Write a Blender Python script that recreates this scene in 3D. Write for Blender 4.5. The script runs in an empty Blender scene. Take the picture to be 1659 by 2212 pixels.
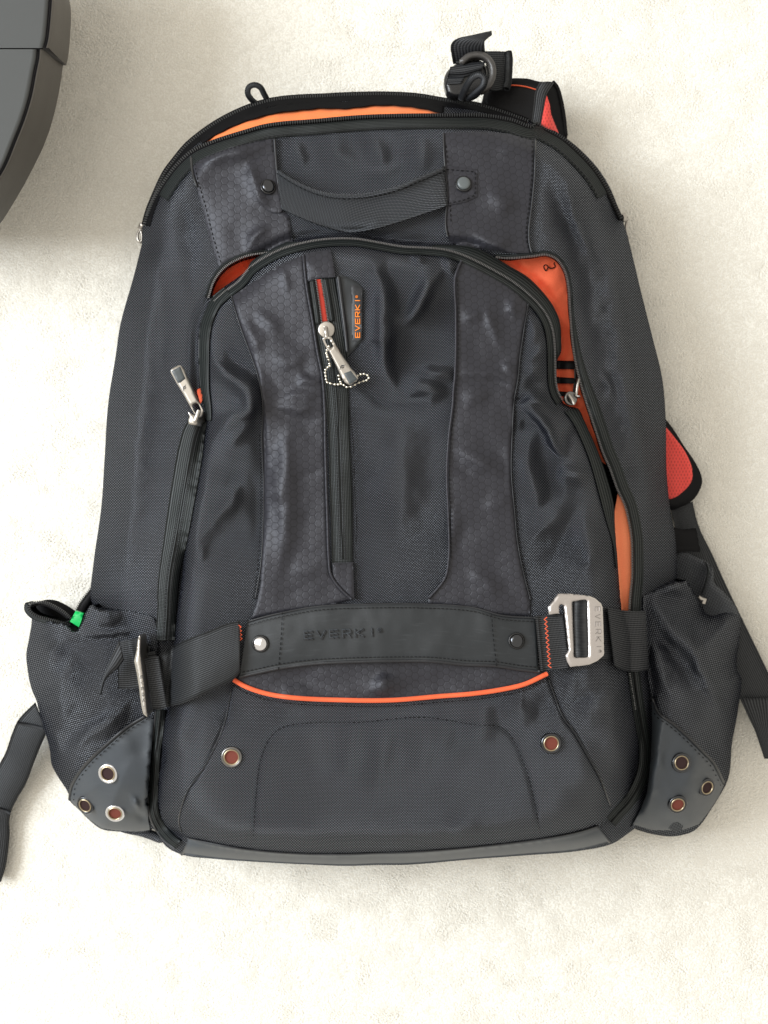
import bpy, math, random
import numpy as np
from mathutils import Vector, Matrix
from mathutils.geometry import delaunay_2d_cdt

random.seed(7)
RNG = np.random.RandomState(11)
scene = bpy.context.scene
COL = scene.collection

# ------------------------------------------------------------------ camera
H = 1.05          # camera height above the carpet (m)
F = 3000.0        # focal length in units of a 1659 x 2212 picture
CX, CY = 829.5, 1106.0
cd = bpy.data.cameras.new("camera")
cam = bpy.data.objects.new("camera", cd)
COL.objects.link(cam)
cam.location = (0, 0, H)
cam.rotation_euler = (0, 0, 0)
cd.sensor_fit = 'VERTICAL'
cd.sensor_height = 24.0
cd.lens = F / 2212.0 * 24.0
cd.clip_start = 0.02
cd.clip_end = 50
cd.dof.use_dof = True
cd.dof.focus_distance = 0.90
cd.dof.aperture_fstop = 7.0
scene.camera = cam

# ------------------------------------------------------------------ light of the room
w = bpy.data.worlds.new("World")
scene.world = w
w.use_nodes = True
bg = w.node_tree.nodes['Background']
bg.inputs[0].default_value = (1.0, 0.935, 0.83, 1)
bg.inputs[1].default_value = 0.82

def area(name, loc, target, sx, sy, power, col):
    l = bpy.data.lights.new(name, 'AREA')
    l.shape = 'RECTANGLE'; l.size = sx; l.size_y = sy
    l.energy = power; l.color = col
    o = bpy.data.objects.new(name, l)
    COL.objects.link(o)
    o.location = loc
    d = Vector(target) - Vector(loc)
    o.rotation_euler = d.to_track_quat('-Z', 'Y').to_euler()
    return o
area("window_light", (-2.5, 0.55, 2.05), (0, 0, 0.05), 1.5, 1.6, 112.0, (0.87, 0.935, 1.0))
area("added_fill_light", (-1.15, 0.45, 2.1), (0, 0, 0.0), 1.7, 1.7, 16.0, (1.0, 0.96, 0.88))  # added fill lamp, standing in for light thrown back by the ceiling

scene.view_settings.view_transform = 'Standard'
scene.view_settings.look = 'None'
scene.view_settings.exposure = 0.0
scene.view_settings.gamma = 1.0

# ------------------------------------------------------------------ coordinates
CR = {'A': (270.0, 162.0, .26042), 'B': (918.1, 43.2, .26042), 'C': (594.0, 486.0, .26042),
      'D': (918.1, 486.0, .26042), 'E': (1134.1, 810.1, .26042), 'F': (486.0, 864.1, .26042),
      'G': (864.1, 864.1, .26042), 'H': (27.0, 1215.1, .22787), 'I': (1323.1, 1107.1, .20248),
      'J': (621.0, 675.1, .13021), 'K': (1134.1, 1242.1, .16276), 'L': (0, 1458.1, .22787),
      'M': (297.0, 1620.1, .2767), 'N': (0, 1188.1, .32553), 'O': (486.0, 1188.1, .35808),
      'P': (1026.1, 1188.1, .38152), 'Q': (162.0, 702.1, .32553), 'R': (0, 0, .21971),
      'S': (1026.1, 378.0, .38152), 'T': (540.0, 27.0, .42318), 'U': (378.0, 486.0, .32553),
      'X': (0, 0, 1.0)}
def c(k, *pts):
    """measurements taken on enlarged details, brought to one common scale"""
    ox, oy, s = CR[k]
    return [(ox + a * s, oy + b * s) for a, b in pts]

def W(px, py, z):
    s = (H - z) / F
    return ((px - CX) * s, -(py - CY) * s, z)
def Wn(x, y, z):
    s = (H - z) / F
    return np.stack([(x - CX) * s, -(y - CY) * s, z], axis=1)

def smooth_path(pts, step=6.0, closed=False, sharp=False):
    P = np.array(pts, float)
    if sharp:
        Q = P if not closed else np.vstack([P, P[:1]])
        out = []
        for a, b in zip(Q[:-1], Q[1:]):
            n = max(1, int(np.hypot(*(b - a)) / step))
            for i in range(n): out.append(a + (b - a) * i / n)
        if not closed: out.append(Q[-1])
        return np.array(out)
    n = len(P)
    out = []
    rng = range(n) if closed else range(n - 1)
    for i in rng:
        if closed:
            p0, p1, p2, p3 = P[(i - 1) % n], P[i], P[(i + 1) % n], P[(i + 2) % n]
        else:
            p1, p2 = P[i], P[i + 1]
            p0 = P[i - 1] if i > 0 else 2 * p1 - p2
            p3 = P[i + 2] if i + 2 < n else 2 * p2 - p1
        # centripetal-ish: limit tangents
        L = np.hypot(*(p2 - p1)); L0 = max(np.hypot(*(p1 - p0)), 1e-6); L2 = max(np.hypot(*(p3 - p2)), 1e-6)
        m1 = ((p1 - p0) / L0 + (p2 - p1) / max(L, 1e-6)) * .5 * L
        m2 = ((p3 - p2) / L2 + (p2 - p1) / max(L, 1e-6)) * .5 * L
        k = max(1, int(math.ceil(L / step)))
        for j in range(k):
            t = j / k
            out.append((2*t**3-3*t**2+1)*p1 + (t**3-2*t**2+t)*m1 + (-2*t**3+3*t**2)*p2 + (t**3-t**2)*m2)
    if not closed: out.append(P[-1])
    return np.array(out)

def resample(path, n):
    path = np.array(path, float)
    d = np.r_[0, np.cumsum(np.hypot(*np.diff(path, axis=0).T))]
    t = np.linspace(0, d[-1], n)
    return np.stack([np.interp(t, d, path[:, 0]), np.interp(t, d, path[:, 1])], 1)

def seg_dist(x, y, path, closed=False):
    """distance from points to a polyline, and position along it 0..1"""
    P = np.array(path, float)
    if closed: P = np.vstack([P, P[:1]])
    best = np.full(x.shape, 1e9); tt = np.zeros(x.shape)
    L = np.r_[0, np.cumsum(np.hypot(*np.diff(P, axis=0).T))]
    for i in range(len(P) - 1):
        ax, ay = P[i]; bx, by = P[i + 1]
        dx, dy = bx - ax, by - ay
        l2 = dx * dx + dy * dy
        if l2 < 1e-9: continue
        t = np.clip(((x - ax) * dx + (y - ay) * dy) / l2, 0, 1)
        d = np.hypot(x - ax - t * dx, y - ay - t * dy)
        m = d < best
        best = np.where(m, d, best)
        tt = np.where(m, (L[i] + t * math.sqrt(l2)) / L[-1], tt)
    return best, tt

def inside(x, y, poly):
    P = np.array(poly, float)
    r = np.zeros(x.shape, bool)
    n = len(P)
    for i in range(n):
        x0, y0 = P[i]; x1, y1 = P[(i + 1) % n]
        if y0 == y1: continue
        cnd = ((y0 > y) != (y1 > y)) & (x < (x1 - x0) * (y - y0) / (y1 - y0) + x0)
        r ^= cnd
    return r

_lat = {}
def vnoise(x, y, scale, seed):
    if seed not in _lat:
        _lat[seed] = np.random.RandomState(seed).uniform(-1, 1, (256, 256))
    g = _lat[seed]
    u = x / scale + 500.3; v = y / scale + 700.7
    i = np.floor(u).astype(int); j = np.floor(v).astype(int)
    fu = u - i; fv = v - j
    fu = fu * fu * (3 - 2 * fu); fv = fv * fv * (3 - 2 * fv)
    a = g[i % 256, j % 256]; b = g[(i + 1) % 256, j % 256]
    cc = g[i % 256, (j + 1) % 256]; d = g[(i + 1) % 256, (j + 1) % 256]
    return (a * (1 - fu) + b * fu) * (1 - fv) + (cc * (1 - fu) + d * fu) * fv

def prof(t):
    t = np.clip(t, 0, 1)
    return np.sqrt(np.maximum(0, 1 - (1 - t) ** 2))
def qd(t):
    t = np.clip(t, 0, 1)
    return .8 * t * (2 - t) + .2 * np.sqrt(np.maximum(0, 1 - (1 - t) ** 2))
def sm(t):
    t = np.clip(t, 0, 1)
    return t * t * (3 - 2 * t)

# ------------------------------------------------------------------ outlines of the bag
TOP = c('A', (140, 1400), (150, 1240), (180, 1125), (240, 970), (320, 800), (400, 690), (500, 570), (620, 470), (750, 380),
        (900, 300), (1050, 240), (1200, 195), (1400, 170), (1659, 160)) + \
      c('T', (500, 412), (700, 408), (850, 415), (1000, 438)) + \
      c('B', (350, 680), (480, 705), (620, 745), (760, 785), (880, 830), (1000, 885), (1150, 965), (1310, 1095),
        (1430, 1225), (1535, 1390), (1600, 1545), (1650, 1659))
RIGHT = c('S', (835, 250), (870, 370), (940, 660), (1000, 900), (1060, 1150), (1080, 1380)) + \
        c('E', (1175, 800), (1210, 1150), (1240, 1300), (1262, 1659)) + \
        c('P', (1140, 200), (1150, 500), (1130, 900), (1080, 1250), (980, 1480), (900, 1580))
BOTTOM = c('P', (900, 1580), (860, 1610), (780, 1662), (600, 1702), (300, 1728), (0, 1750)) + c('O', (1100, 1899), (900, 1901)) + \
         c('M', (1659, 905), (1300, 893), (900, 872), (600, 850), (350, 818), (220, 750), (150, 640))
LEFT = c('M', (150, 640), (60, 560)) + c('N', (900, 1500), (800, 1100), (680, 700), (610, 350)) + \
       c('Q', (105, 1820), (120, 1600), (175, 1200), (195, 900), (220, 520), (270, 200), (300, 0)) + \
       c('A', (75, 1659), (140, 1400))
TOPs = smooth_path(TOP, 10); RIGHTs = smooth_path(RIGHT, 14); BOTTOMs = smooth_path(BOTTOM, 10); LEFTs = smooth_path(LEFT, 14)
BODY = np.vstack([TOPs[:-1], RIGHTs[:-1], BOTTOMs[:-1], LEFTs[:-1]])

# teeth of the two rows of the main zipper
REAR_T = c('A', (160, 1245), (190, 1135), (250, 985), (330, 815), (410, 705), (510, 585), (625, 488), (755, 398), (903, 318), (1053, 256),
           (1205, 213), (1400, 188), (1659, 176)) + c('T', (500, 421), (700, 418), (850, 426), (1000, 450)) + \
         c('B', (350, 690), (480, 716), (600, 750), (750, 800), (850, 838))
FRONT_T = c('A', (185, 1160), (245, 1020), (340, 862), (440, 735), (560, 630), (700, 565), (850, 513), (1000, 468), (1150, 425),
            (1300, 402), (1500, 387), (1659, 374)) + \
          c('T', (600, 532), (800, 526), (1000, 525), (1200, 527), (1330, 547), (1450, 581)) + \
          c('B', (900, 852), (1000, 900), (1140, 978), (1290, 1108), (1410, 1240), (1512, 1400), (1582, 1550), (1630, 1650)) + \
          c('S', (822, 230))
REAR_T = smooth_path(REAR_T, 5); FRONT_T = smooth_path(FRONT_T, 5)

# body side of the front pocket zipper (right), and edge of the pocket flap
GAPR_OUT = c('D', (590, 268), (700, 275), (900, 258), (1000, 246), (1085, 278), (1155, 372), (1187, 500), (1202, 700), (1217, 900),
             (1242, 1100), (1287, 1300), (1328, 1440)) + \
           c('E', (540, 322), (600, 500), (650, 650), (700, 762), (768, 950), (828, 1082), (858, 1200), (882, 1350), (888, 1560)) + \
           c('I', (207, 700), (192, 850), (177, 1060))
GAPR_IN = c('I', (100, 1060), (60, 600)) + c('E', (762, 1450), (746, 1250), (738, 1080), (680, 850), (600, 620), (500, 400), (440, 280)) + \
          c('D', (1150, 1490), (1110, 1400), (1092, 1250), (1100, 1110), (1122, 1060), (1124, 950), (1112, 800), (1062, 680), (975, 565), (845, 440), (700, 350))
GAPR = np.vstack([smooth_path(GAPR_OUT, 6), smooth_path(GAPR_IN, 6)])
GAPL_OUT = c('U', (222, 480), (258, 372), (325, 285), (425, 224), (545, 190), (620, 186))
GAPL_IN = c('U', (560, 225), (490, 290), (420, 345), (330, 408), (250, 470))
GAPL = np.vstack([smooth_path(GAPL_OUT, 6), smooth_path(GAPL_IN, 6)])
TOPGAP_UP = c('A', (640, 566), (760, 487), (900, 418), (1100, 348), (1300, 303), (1500, 283)) + \
            c('T', (370, 485), (480, 488), (650, 470), (800, 476), (900, 492), (985, 514))
TOPGAP_LO = c('T', (985, 516), (800, 516), (600, 521), (400, 536), (200, 560)) + c('A', (1300, 392), (1150, 414), (1000, 456), (850, 501), (700, 553))
TOPGAP = np.vstack([smooth_path(TOPGAP_UP, 6), smooth_path(TOPGAP_LO, 6)])

# outline of the front pocket
FP_TOP = c('U', (165, 1080), (158, 950), (156, 750), (172, 640), (205, 560), (245, 490), (335, 405), (430, 340), (490, 285), (560, 215), (650, 160), (760, 112),
           (900, 84), (1050, 72), (1250, 76), (1400, 98), (1560, 118)) + \
         c('D', (80, 158), (280, 168), (380, 178), (480, 212), (580, 268), (700, 340), (850, 430), (980, 558), (1068, 680), (1118, 800), (1129, 950),
           (1128, 1060), (1100, 1115), (1090, 1290), (1112, 1400), (1160, 1500))
FP_RIGHT = c('E', (450, 300), (505, 410), (600, 630), (680, 855), (738, 1082), (745, 1250), (760, 1450)) + c('I', (60, 600), (100, 1060)) + \
           c('P', (870, 500), (875, 700), (905, 860), (925, 960), (925, 1100), (895, 1250), (850, 1400), (800, 1480), (765, 1520), (700, 1578))
FP_BOT = c('P', (600, 1602), (400, 1642), (0, 1692)) + c('O', (1100, 1845), (900, 1840)) + \
         c('M', (1659, 826), (1300, 824), (900, 792), (600, 744), (430, 700), (340, 650), (230, 600), (175, 500))
FP_LEFT = c('M', (160, 380), (170, 200), (215, 50)) + c('N', (1075, 1250), (1120, 1050), (1150, 700), (1170, 500), (1220, 100)) + \
          c('Q', (740, 1450), (790, 1200), (840, 900), (872, 650)) + c('U', (205, 1250), (180, 1150))
FPO = np.vstack([smooth_path(FP_TOP, 7)[:-1], smooth_path(FP_RIGHT, 8)[:-1], smooth_path(FP_BOT, 9)[:-1], smooth_path(FP_LEFT, 9)])

# ------------------------------------------------------------------ folds of the cloth: (path, height in mm, width)
FOLDS = []
FSC = [2.0, 1.3]
def fold(k, pts, amp, wd):
    s = CR[k][2]
    FOLDS.append((np.array(c(k, *pts)), amp * 1e-3 * FSC[0], wd * FSC[1]))
# sides of the main body
fold('X', [(352, 470), (335, 600), (318, 750), (303, 900), (288, 1050), (272, 1260)], 7, 24)
fold('X', [(388, 370), (392, 450), (410, 540), (415, 640)], -6, 15)
fold('X', [(400, 690), (375, 850), (350, 1000), (335, 1150)], -.8, 20)
fold('X', [(340, 560), (352, 700), (340, 840)], 2.5, 12)
fold('X', [(1190, 380), (1208, 454), (1242, 523), (1264, 607), (1280, 683), (1291, 760)], -6, 15)
fold('X', [(1262, 385), (1305, 500), (1326, 620), (1345, 760), (1372, 920), (1392, 1060), (1402, 1200)], 7, 22)
fold('X', [(1225, 400), (1245, 470), (1285, 560)], 3, 9)
fold('X', [(1352, 640), (1362, 760)], -2.5, 9)
fold('X', [(1300, 835), (1320, 850), (1300, 800)], 2, 8)
fold('X', [(1385, 690), (1400, 800), (1415, 930)], -2, 12)
# cloth above the handle
FSC[:] = [1.2, 1.6]
fold('T', [(215, 650), (255, 720), (270, 790)], 3.0, 11)
fold('T', [(300, 640), (345, 720), (380, 830)], -3.0, 12)
fold('T', [(420, 640), (470, 740), (570, 800)], 2.5, 12)
fold('T', [(520, 620), (560, 700)], -2.5, 10)
fold('T', [(600, 640), (660, 720), (700, 800)], 2.8, 12)
fold('T', [(730, 640), (760, 740), (780, 860)], -3, 13)
fold('T', [(850, 640), (880, 720), (900, 800)], 3, 13)
fold('T', [(560, 800), (680, 810), (780, 760)], 2.5, 10)
fold('T', [(240, 1070), (330, 1110), (420, 1150)], -2, 9)
fold('T', [(620, 1130), (760, 1130), (900, 1080)], 2.5, 12)
# straps of honeycomb cloth
FSC[:] = [1.5, 1.6]
fold('A', [(560, 740), (700, 690), (900, 650), (1150, 610)], 3.2, 10)
fold('A', [(620, 860), (800, 850), (1000, 780)], -2.5, 14)
fold('A', [(1030, 700), (1060, 850), (1110, 1030), (1200, 1120)], 2.8, 9)
fold('A', [(1020, 1420), (1120, 1300), (1180, 1250)], 2.4, 9)
fold('A', [(880, 1250), (960, 1380), (900, 1500)], -2, 14)
fold('B', [(170, 1060), (450, 1050), (850, 1100)], 1.8, 10)
fold('B', [(560, 1400), (640, 1500), (760, 1560)], 2.4, 12)
fold('B', [(380, 1480), (450, 1600)], -1.8, 12)
fold('D', [(420, 90), (560, 150), (700, 90)], 2.0, 12)
# ballistic cloth in the middle of the pocket
FSC[:] = [2.6, 1.45]
fold('C', [(790, 290), (880, 480), (905, 700), (895, 950), (920, 1180), (1000, 1370)], 7.5, 17)
fold('C', [(930, 330), (1000, 560), (1050, 720)], -5.5, 14)
fold('C', [(1390, 330), (1280, 480), (1205, 650), (1120, 770), (960, 810)], 6, 13)
fold('C', [(1050, 880), (1010, 1100), (1050, 1340)], -7, 18)
fold('C', [(1150, 1180), (1300, 1215), (1480, 1270)], 3.5, 10)
fold('C', [(670, 1280), (850, 1430), (1100, 1500), (1250, 1480)], -5, 12)
fold('C', [(1080, 1390), (1220, 1340), (1400, 1390)], 4.5, 15)
fold('C', [(1300, 560), (1350, 800), (1300, 1000)], -3.5, 22)
fold('C', [(1420, 250), (1460, 400)], 3, 8)
fold('C', [(1180, 320), (1220, 260)], 2.5, 10)
fold('X', [(880, 900), (865, 1000), (868, 1150)], 4, 35)
fold('X', [(790, 960), (788, 1100), (795, 1240)], -2.5, 16)
# left of the pocket
fold('Q', [(905, 130), (915, 250), (1020, 330), (1150, 440), (1160, 540), (1020, 640), (900, 800)], 6.5, 13)
fold('Q', [(985, 150), (1080, 250), (1190, 340)], -5, 11)
fold('Q', [(930, 430), (1000, 470), (1050, 530)], -4, 12)
fold('Q', [(880, 850), (850, 1100), (800, 1400), (770, 1700)], 7, 20)
fold('Q', [(1215, 560), (1235, 800), (1235, 1000), (1200, 1500)], -7, 17)
fold('Q', [(1000, 800), (1090, 700), (1180, 600)], 4, 14)
fold('Q', [(1000, 1100), (1080, 1000), (1150, 900)], -3.5, 14)
fold('Q', [(900, 1300), (1020, 1180), (1100, 1080)], 3, 13)
fold('Q', [(700, 1640), (760, 1700)], -2, 8)
fold('U', [(210, 640), (250, 720), (270, 640)], 2, 12)
# honeycomb panel on the left
FSC[:] = [.75, 1.45]
fold('F', [(520, 190), (500, 500), (495, 800), (500, 1100), (450, 1350), (430, 1500)], 7, 15)
fold('F', [(400, 100), (385, 500), (380, 900), (370, 1200)], -4, 12)
fold('F', [(360, 85), (560, 135), (700, 180), (820, 130)], -5, 8)
fold('F', [(450, 40), (600, 70), (760, 50)], 3.5, 9)
fold('F', [(640, 200), (700, 300), (790, 370)], -3, 10)
fold('F', [(530, 640), (660, 640), (800, 570)], -3.2, 8)
fold('F', [(640, 950), (760, 1000), (830, 1010)], -3.2, 9)
fold('F', [(480, 1260), (600, 1290)], -2.5, 9)
fold('F', [(550, 1380), (700, 1400), (800, 1350)], 2.5, 13)
fold('F', [(440, 1650), (560, 1580), (640, 1560)], -2.5, 9)
fold('U', [(720, 300), (735, 420)], 2.2, 7)
fold('U', [(480, 640), (520, 760), (560, 860)], 3.5, 9)
fold('U', [(560, 560), (640, 640), (700, 700)], 3, 11)
fold('U', [(700, 760), (820, 720), (900, 680)], -4, 14)
fold('U', [(840, 930), (910, 985), (985, 1000)], -5, 6)
fold('U', [(820, 1060), (880, 1020), (950, 1050)], 4, 9)
fold('U', [(600, 960), (700, 1090), (820, 1110)], -3.5, 9)
fold('U', [(700, 1150), (850, 1130), (960, 1100)], 3, 10)
fold('U', [(640, 880), (760, 900), (860, 840)], 3, 11)
# honeycomb panel on the right
fold('D', [(490, 700), (550, 850), (620, 1000)], 3.5, 8)
fold('D', [(780, 590), (730, 690), (740, 790)], 4.0, 9)
fold('D', [(660, 560), (640, 700), (680, 860)], -3.5, 11)
fold('D', [(290, 760), (400, 750), (450, 800)], 3, 8)
fold('D', [(330, 900), (420, 1000), (400, 1150)], -2.8, 14)
fold('D', [(640, 1150), (700, 1200), (760, 1180)], 3, 8)
fold('D', [(250, 1285), (430, 1290), (600, 1310), (740, 1390)], -4.5, 7)
fold('D', [(270, 1240), (430, 1240), (600, 1250), (740, 1330)], 3, 6)
fold('D', [(560, 1180), (640, 1080)], -2.5, 8)
fold('D', [(320, 1400), (450, 1420), (540, 1400)], 3, 12)
fold('G', [(570, 260), (720, 360), (880, 520), (860, 700)], -5, 10)
fold('G', [(460, 400), (620, 480), (790, 610)], 4.5, 12)
fold('G', [(430, 530), (600, 620), (780, 660)], -3.5, 9)
fold('G', [(520, 1000), (500, 1200), (560, 1300)], -3, 12)
fold('G', [(450, 900), (440, 1200)], 3, 9)
fold('G', [(700, 1350), (850, 1500), (950, 1650)], -4, 13)
fold('G', [(560, 1420), (700, 1500), (800, 1640)], 3, 14)
fold('G', [(700, 900), (850, 850), (900, 780)], 2.5, 12)
fold('G', [(820, 20), (880, 120), (910, 220)], -3, 10)
# right of the pocket
FSC[:] = [2.5, 1.45]
fold('G', [(975, 60), (1100, 95), (1215, 220), (1300, 400), (1390, 490)], 5, 8)
fold('G', [(1020, 180), (1050, 260)], -3.5, 8)
fold('G', [(1130, 200), (1200, 330), (1290, 480)], -4, 8)
fold('G', [(1440, 200), (1420, 330), (1400, 450)], -5, 8)
fold('G', [(1080, 330), (1060, 500), (1110, 700), (1160, 900)], 4, 15)
fold('G', [(1180, 420), (1230, 650), (1290, 860)], -5, 17)
fold('G', [(1330, 560), (1450, 620), (1560, 590)], 4, 12)
fold('G', [(1380, 700), (1480, 780), (1600, 860)], -3, 13)
fold('G', [(1100, 1100), (1250, 1000), (1400, 900)], 3, 18)
fold('G', [(1200, 1350), (1350, 1200), (1500, 1120)], -3.5, 18)
fold('G', [(1520, 950), (1560, 1150), (1600, 1400)], 4, 16)
fold('D', [(860, 760), (900, 880), (870, 1000)], 3, 9)
fold('D', [(850, 1130), (920, 1060), (990, 950)], 3, 10)
fold('D', [(830, 1290), (900, 1310), (950, 1280)], -5, 11)
fold('D', [(850, 1200), (930, 1190), (1000, 1150)], 2.5, 9)
fold('D', [(770, 1450), (860, 1440)], -4, 6)
fold('D', [(790, 1500), (900, 1480), (1000, 1400)], 4, 9)
fold('D', [(960, 1500), (1050, 1590), (1080, 1659)], -3.5, 12)
fold('G', [(1050, -60), (1170, 30), (1290, 150)], 3, 10)
# lower parts
FSC[:] = [1.4, 2.4]
fold('O', [(560, 960), (550, 1200), (560, 1400)], 2.2, 16)
fold('O', [(700, 1000), (690, 1300)], -1.8, 15)
fold('O', [(830, 1060), (835, 1350)], -2.5, 13)
fold('O', [(760, 1040), (765, 1300)], 2.0, 13)
fold('O', [(960, 1060), (930, 1350)], 2.2, 14)
fold('O', [(1080, 1060), (1060, 1330)], -1.6, 14)
fold('O', [(1200, 1060), (1170, 1350)], 1.8, 15)
fold('O', [(1430, 980), (1410, 1150), (1440, 1300)], -2.2, 12)
fold('O', [(1330, 1020), (1310, 1200)], 2.2, 13)
fold('O', [(1560, 950), (1540, 1150)], 3, 13)
fold('O', [(300, 930), (420, 960), (500, 1000)], 2, 12)
fold('O', [(150, 940), (180, 1100), (150, 1180)], -2.2, 12)
fold('O', [(360, 1500), (300, 1640)], -2, 14)
fold('O', [(1380, 1700), (1500, 1740)], 2, 14)
fold('P', [(180, 870), (260, 930), (330, 900)], 3, 12)
fold('P', [(330, 830), (400, 870), (440, 960)], -4, 12)
fold('P', [(100, 840), (180, 950), (240, 1060)], -2.5, 14)
fold('P', [(480, 720), (600, 760), (720, 740)], 4, 16)
fold('P', [(470, 800), (560, 830), (680, 800), (800, 720)], -5, 12)
fold('P', [(560, 900), (700, 880), (850, 780)], 5, 16)
fold('P', [(850, 850), (870, 1000), (840, 1150)], -5, 16)
fold('P', [(640, 1050), (720, 1150), (780, 1300)], -4, 13)
fold('P', [(700, 960), (780, 1080), (830, 1250)], 4, 14)
fold('P', [(580, 1200), (660, 1350), (700, 1480)], 2.5, 14)
fold('N', [(1180, 1080), (1170, 1250), (1110, 1400), (1090, 1600)], 6, 13)
fold('N', [(1260, 1100), (1250, 1250), (1210, 1450), (1180, 1600)], -5, 13)
fold('N', [(1400, 1050), (1380, 1250), (1290, 1450)], 4, 15)
fold('N', [(1150, 1680), (1200, 1600), (1300, 1480)], -3, 9)
fold('N', [(1480, 1000), (1500, 1150)], -3, 9)
fold('O', [(300, 800), (450, 770), (600, 830)], -5, 10)
fold('O', [(1050, 860), (1250, 800), (1420, 850)], -5, 11)
fold('O', [(950, 760), (960, 860)], 4, 10)

def apply_folds(x, y, folds):
    """long tapering creases: crests join one another smoothly instead of piling up, hollows stay shallow"""
    up = np.zeros(x.shape); dn = np.zeros(x.shape)
    # the cloth wanders a little, so no crease is ruler-smooth
    wx = x + 5.0 * vnoise(x, y, 34, 61) + 2.0 * vnoise(x, y, 13, 62); wy = y + 5.0 * vnoise(x, y, 34, 63) + 2.0 * vnoise(x, y, 13, 64)
    for pts, amp, wd in folds:
        e0 = pts[0] - (pts[1] - pts[0]) * .35; e1 = pts[-1] + (pts[-1] - pts[-2]) * .35
        pp = np.vstack([e0, pts, e1])
        x0, y0 = pp.min(0) - 3.6 * wd - 8; x1, y1 = pp.max(0) + 3.6 * wd + 8
        m = (x > x0) & (x < x1) & (y > y0) & (y < y1)
        if not m.any(): continue
        p = smooth_path(pp, max(8, wd * .7))
        d, t = seg_dist(wx[m], wy[m], p)
        tap = sm(np.minimum(t, 1 - t) * 2.3)
        w2 = wd * (.42 + .30 * tap)
        q = d / w2
        # rounded crest with long flanks
        prof_ = 1.0 / (1.0 + .55 * q * q + .10 * q ** 4)
        v = abs(amp) * tap * prof_
        if amp > 0: up[m] += v ** 2
        else: dn[m] += (.36 * v) ** 2
    return np.sqrt(up) - np.sqrt(dn)

SEAMS = [smooth_path(p, 8) for p in (
    c('U', (375, 470), (410, 600), (450, 720), (510, 880), (550, 1000), (580, 1200), (590, 1659)) + c('F', (315, 700), (310, 1100), (290, 1400), (250, 1659)),
    c('D', (850, 680), (820, 880), (790, 1080), (765, 1300), (740, 1450), (745, 1659)) + c('G', (930, 300), (925, 600), (950, 900), (980, 1200), (1030, 1450), (1080, 1659)),
    c('N', (1540, 900), (1490, 1150), (1400, 1350)) + c('M', (500, 170), (400, 300), (340, 450), (315, 560), (340, 650)),
    c('P', (405, 690), (440, 800), (500, 950), (560, 1030), (640, 1170), (710, 1300), (770, 1450)),
    c('N', (1230, 0), (1180, 400), (1160, 620)) + c('N', (1080, 1150), (1060, 1300), (1050, 1500), (1060, 1700), (1110, 1800)),
)]
TRIM = smooth_path(c('O', (170, 1750), (190, 1450), (220, 1250), (290, 1110), (350, 1070), (500, 1045), (800, 1040), (1200, 1010)) +
                   c('P', (0, 990), (160, 1010), (280, 1220), (330, 1400), (370, 1600)), 8)

def Zbody(x, y):
    x = np.asarray(x, float); y = np.asarray(y, float)
    ins = inside(x, y, BODY)
    dt, _ = seg_dist(x, y, TOPs[::2]); dl, _ = seg_dist(x, y, LEFTs); dr, _ = seg_dist(x, y, RIGHTs); db, _ = seg_dist(x, y, BOTTOMs[::2])
    dt_raw = dt
    near = np.minimum(np.minimum(dt, dl), np.minimum(dr, db))
    dt, dl, dr, db = [np.where(ins | (d > near), d, 0) for d in (dt, dl, dr, db)]
    k = qd(dl / 190 + .02) * qd(dr / 190 + .02) * qd(dt / 75 + .03) * qd(db / 62 + .03)
    z = .046 + .064 * k
    z += .018 * sm(dt / 500) * qd(dl / 420) * qd(dr / 420)
    dfp, _ = seg_dist(x, y, FPO[::2], True)
    infp = inside(x, y, FPO)
    z += np.where(infp, .024 * qd(dfp / 62) * qd(db / 70), -.006 * np.exp(-(dfp / 16) ** 2) * sm((dt_raw - 34) / 12))
    z += apply_folds(x, y, FOLDS) * sm(np.minimum(np.minimum(dl, dr), np.minimum(dt, db)) / 25)
    for s in SEAMS:
        d, _ = seg_dist(x, y, s)
        z -= .0016 * np.exp(-(d / 3.5) ** 2)
    d, _ = seg_dist(x, y, TRIM)
    z -= .0012 * np.exp(-(d / 4.0) ** 2)
    # small unevenness
    edge = sm(np.minimum(np.minimum(dl, dr), np.minimum(dt, db)) / 40)
    z += edge * (.0009 * vnoise(x, y, 60, 1) + .0002 * vnoise(x, y, 23, 2) + .0001 * vnoise(x + y * .3, y, 11, 3))
    return z
class Field:
    """the height of the bag's surface, tabulated once and read by interpolation"""
    def __init__(self, fn, x0, y0, x1, y1, st):
        self.x0, self.y0, self.st = x0, y0, st
        self.nx = int((x1 - x0) / st) + 1; self.ny = int((y1 - y0) / st) + 1
        X, Y = np.meshgrid(x0 + np.arange(self.nx) * st, y0 + np.arange(self.ny) * st)
        self.g = fn(X.ravel(), Y.ravel()).reshape(X.shape)
    def __call__(self, x, y):
        x = np.atleast_1d(np.asarray(x, float)); y = np.atleast_1d(np.asarray(y, float))
        u = np.clip((x - self.x0) / self.st, 0, self.nx - 1.001); v = np.clip((y - self.y0) / self.st, 0, self.ny - 1.001)
        i = u.astype(int); j = v.astype(int); fu = u - i; fv = v - j
        g = self.g
        return (g[j, i] * (1 - fu) + g[j, i + 1] * fu) * (1 - fv) + (g[j + 1, i] * (1 - fu) + g[j + 1, i + 1] * fu) * fv
ZB = Field(Zbody, 180, 190, 1490, 1900, 3.0)

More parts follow.
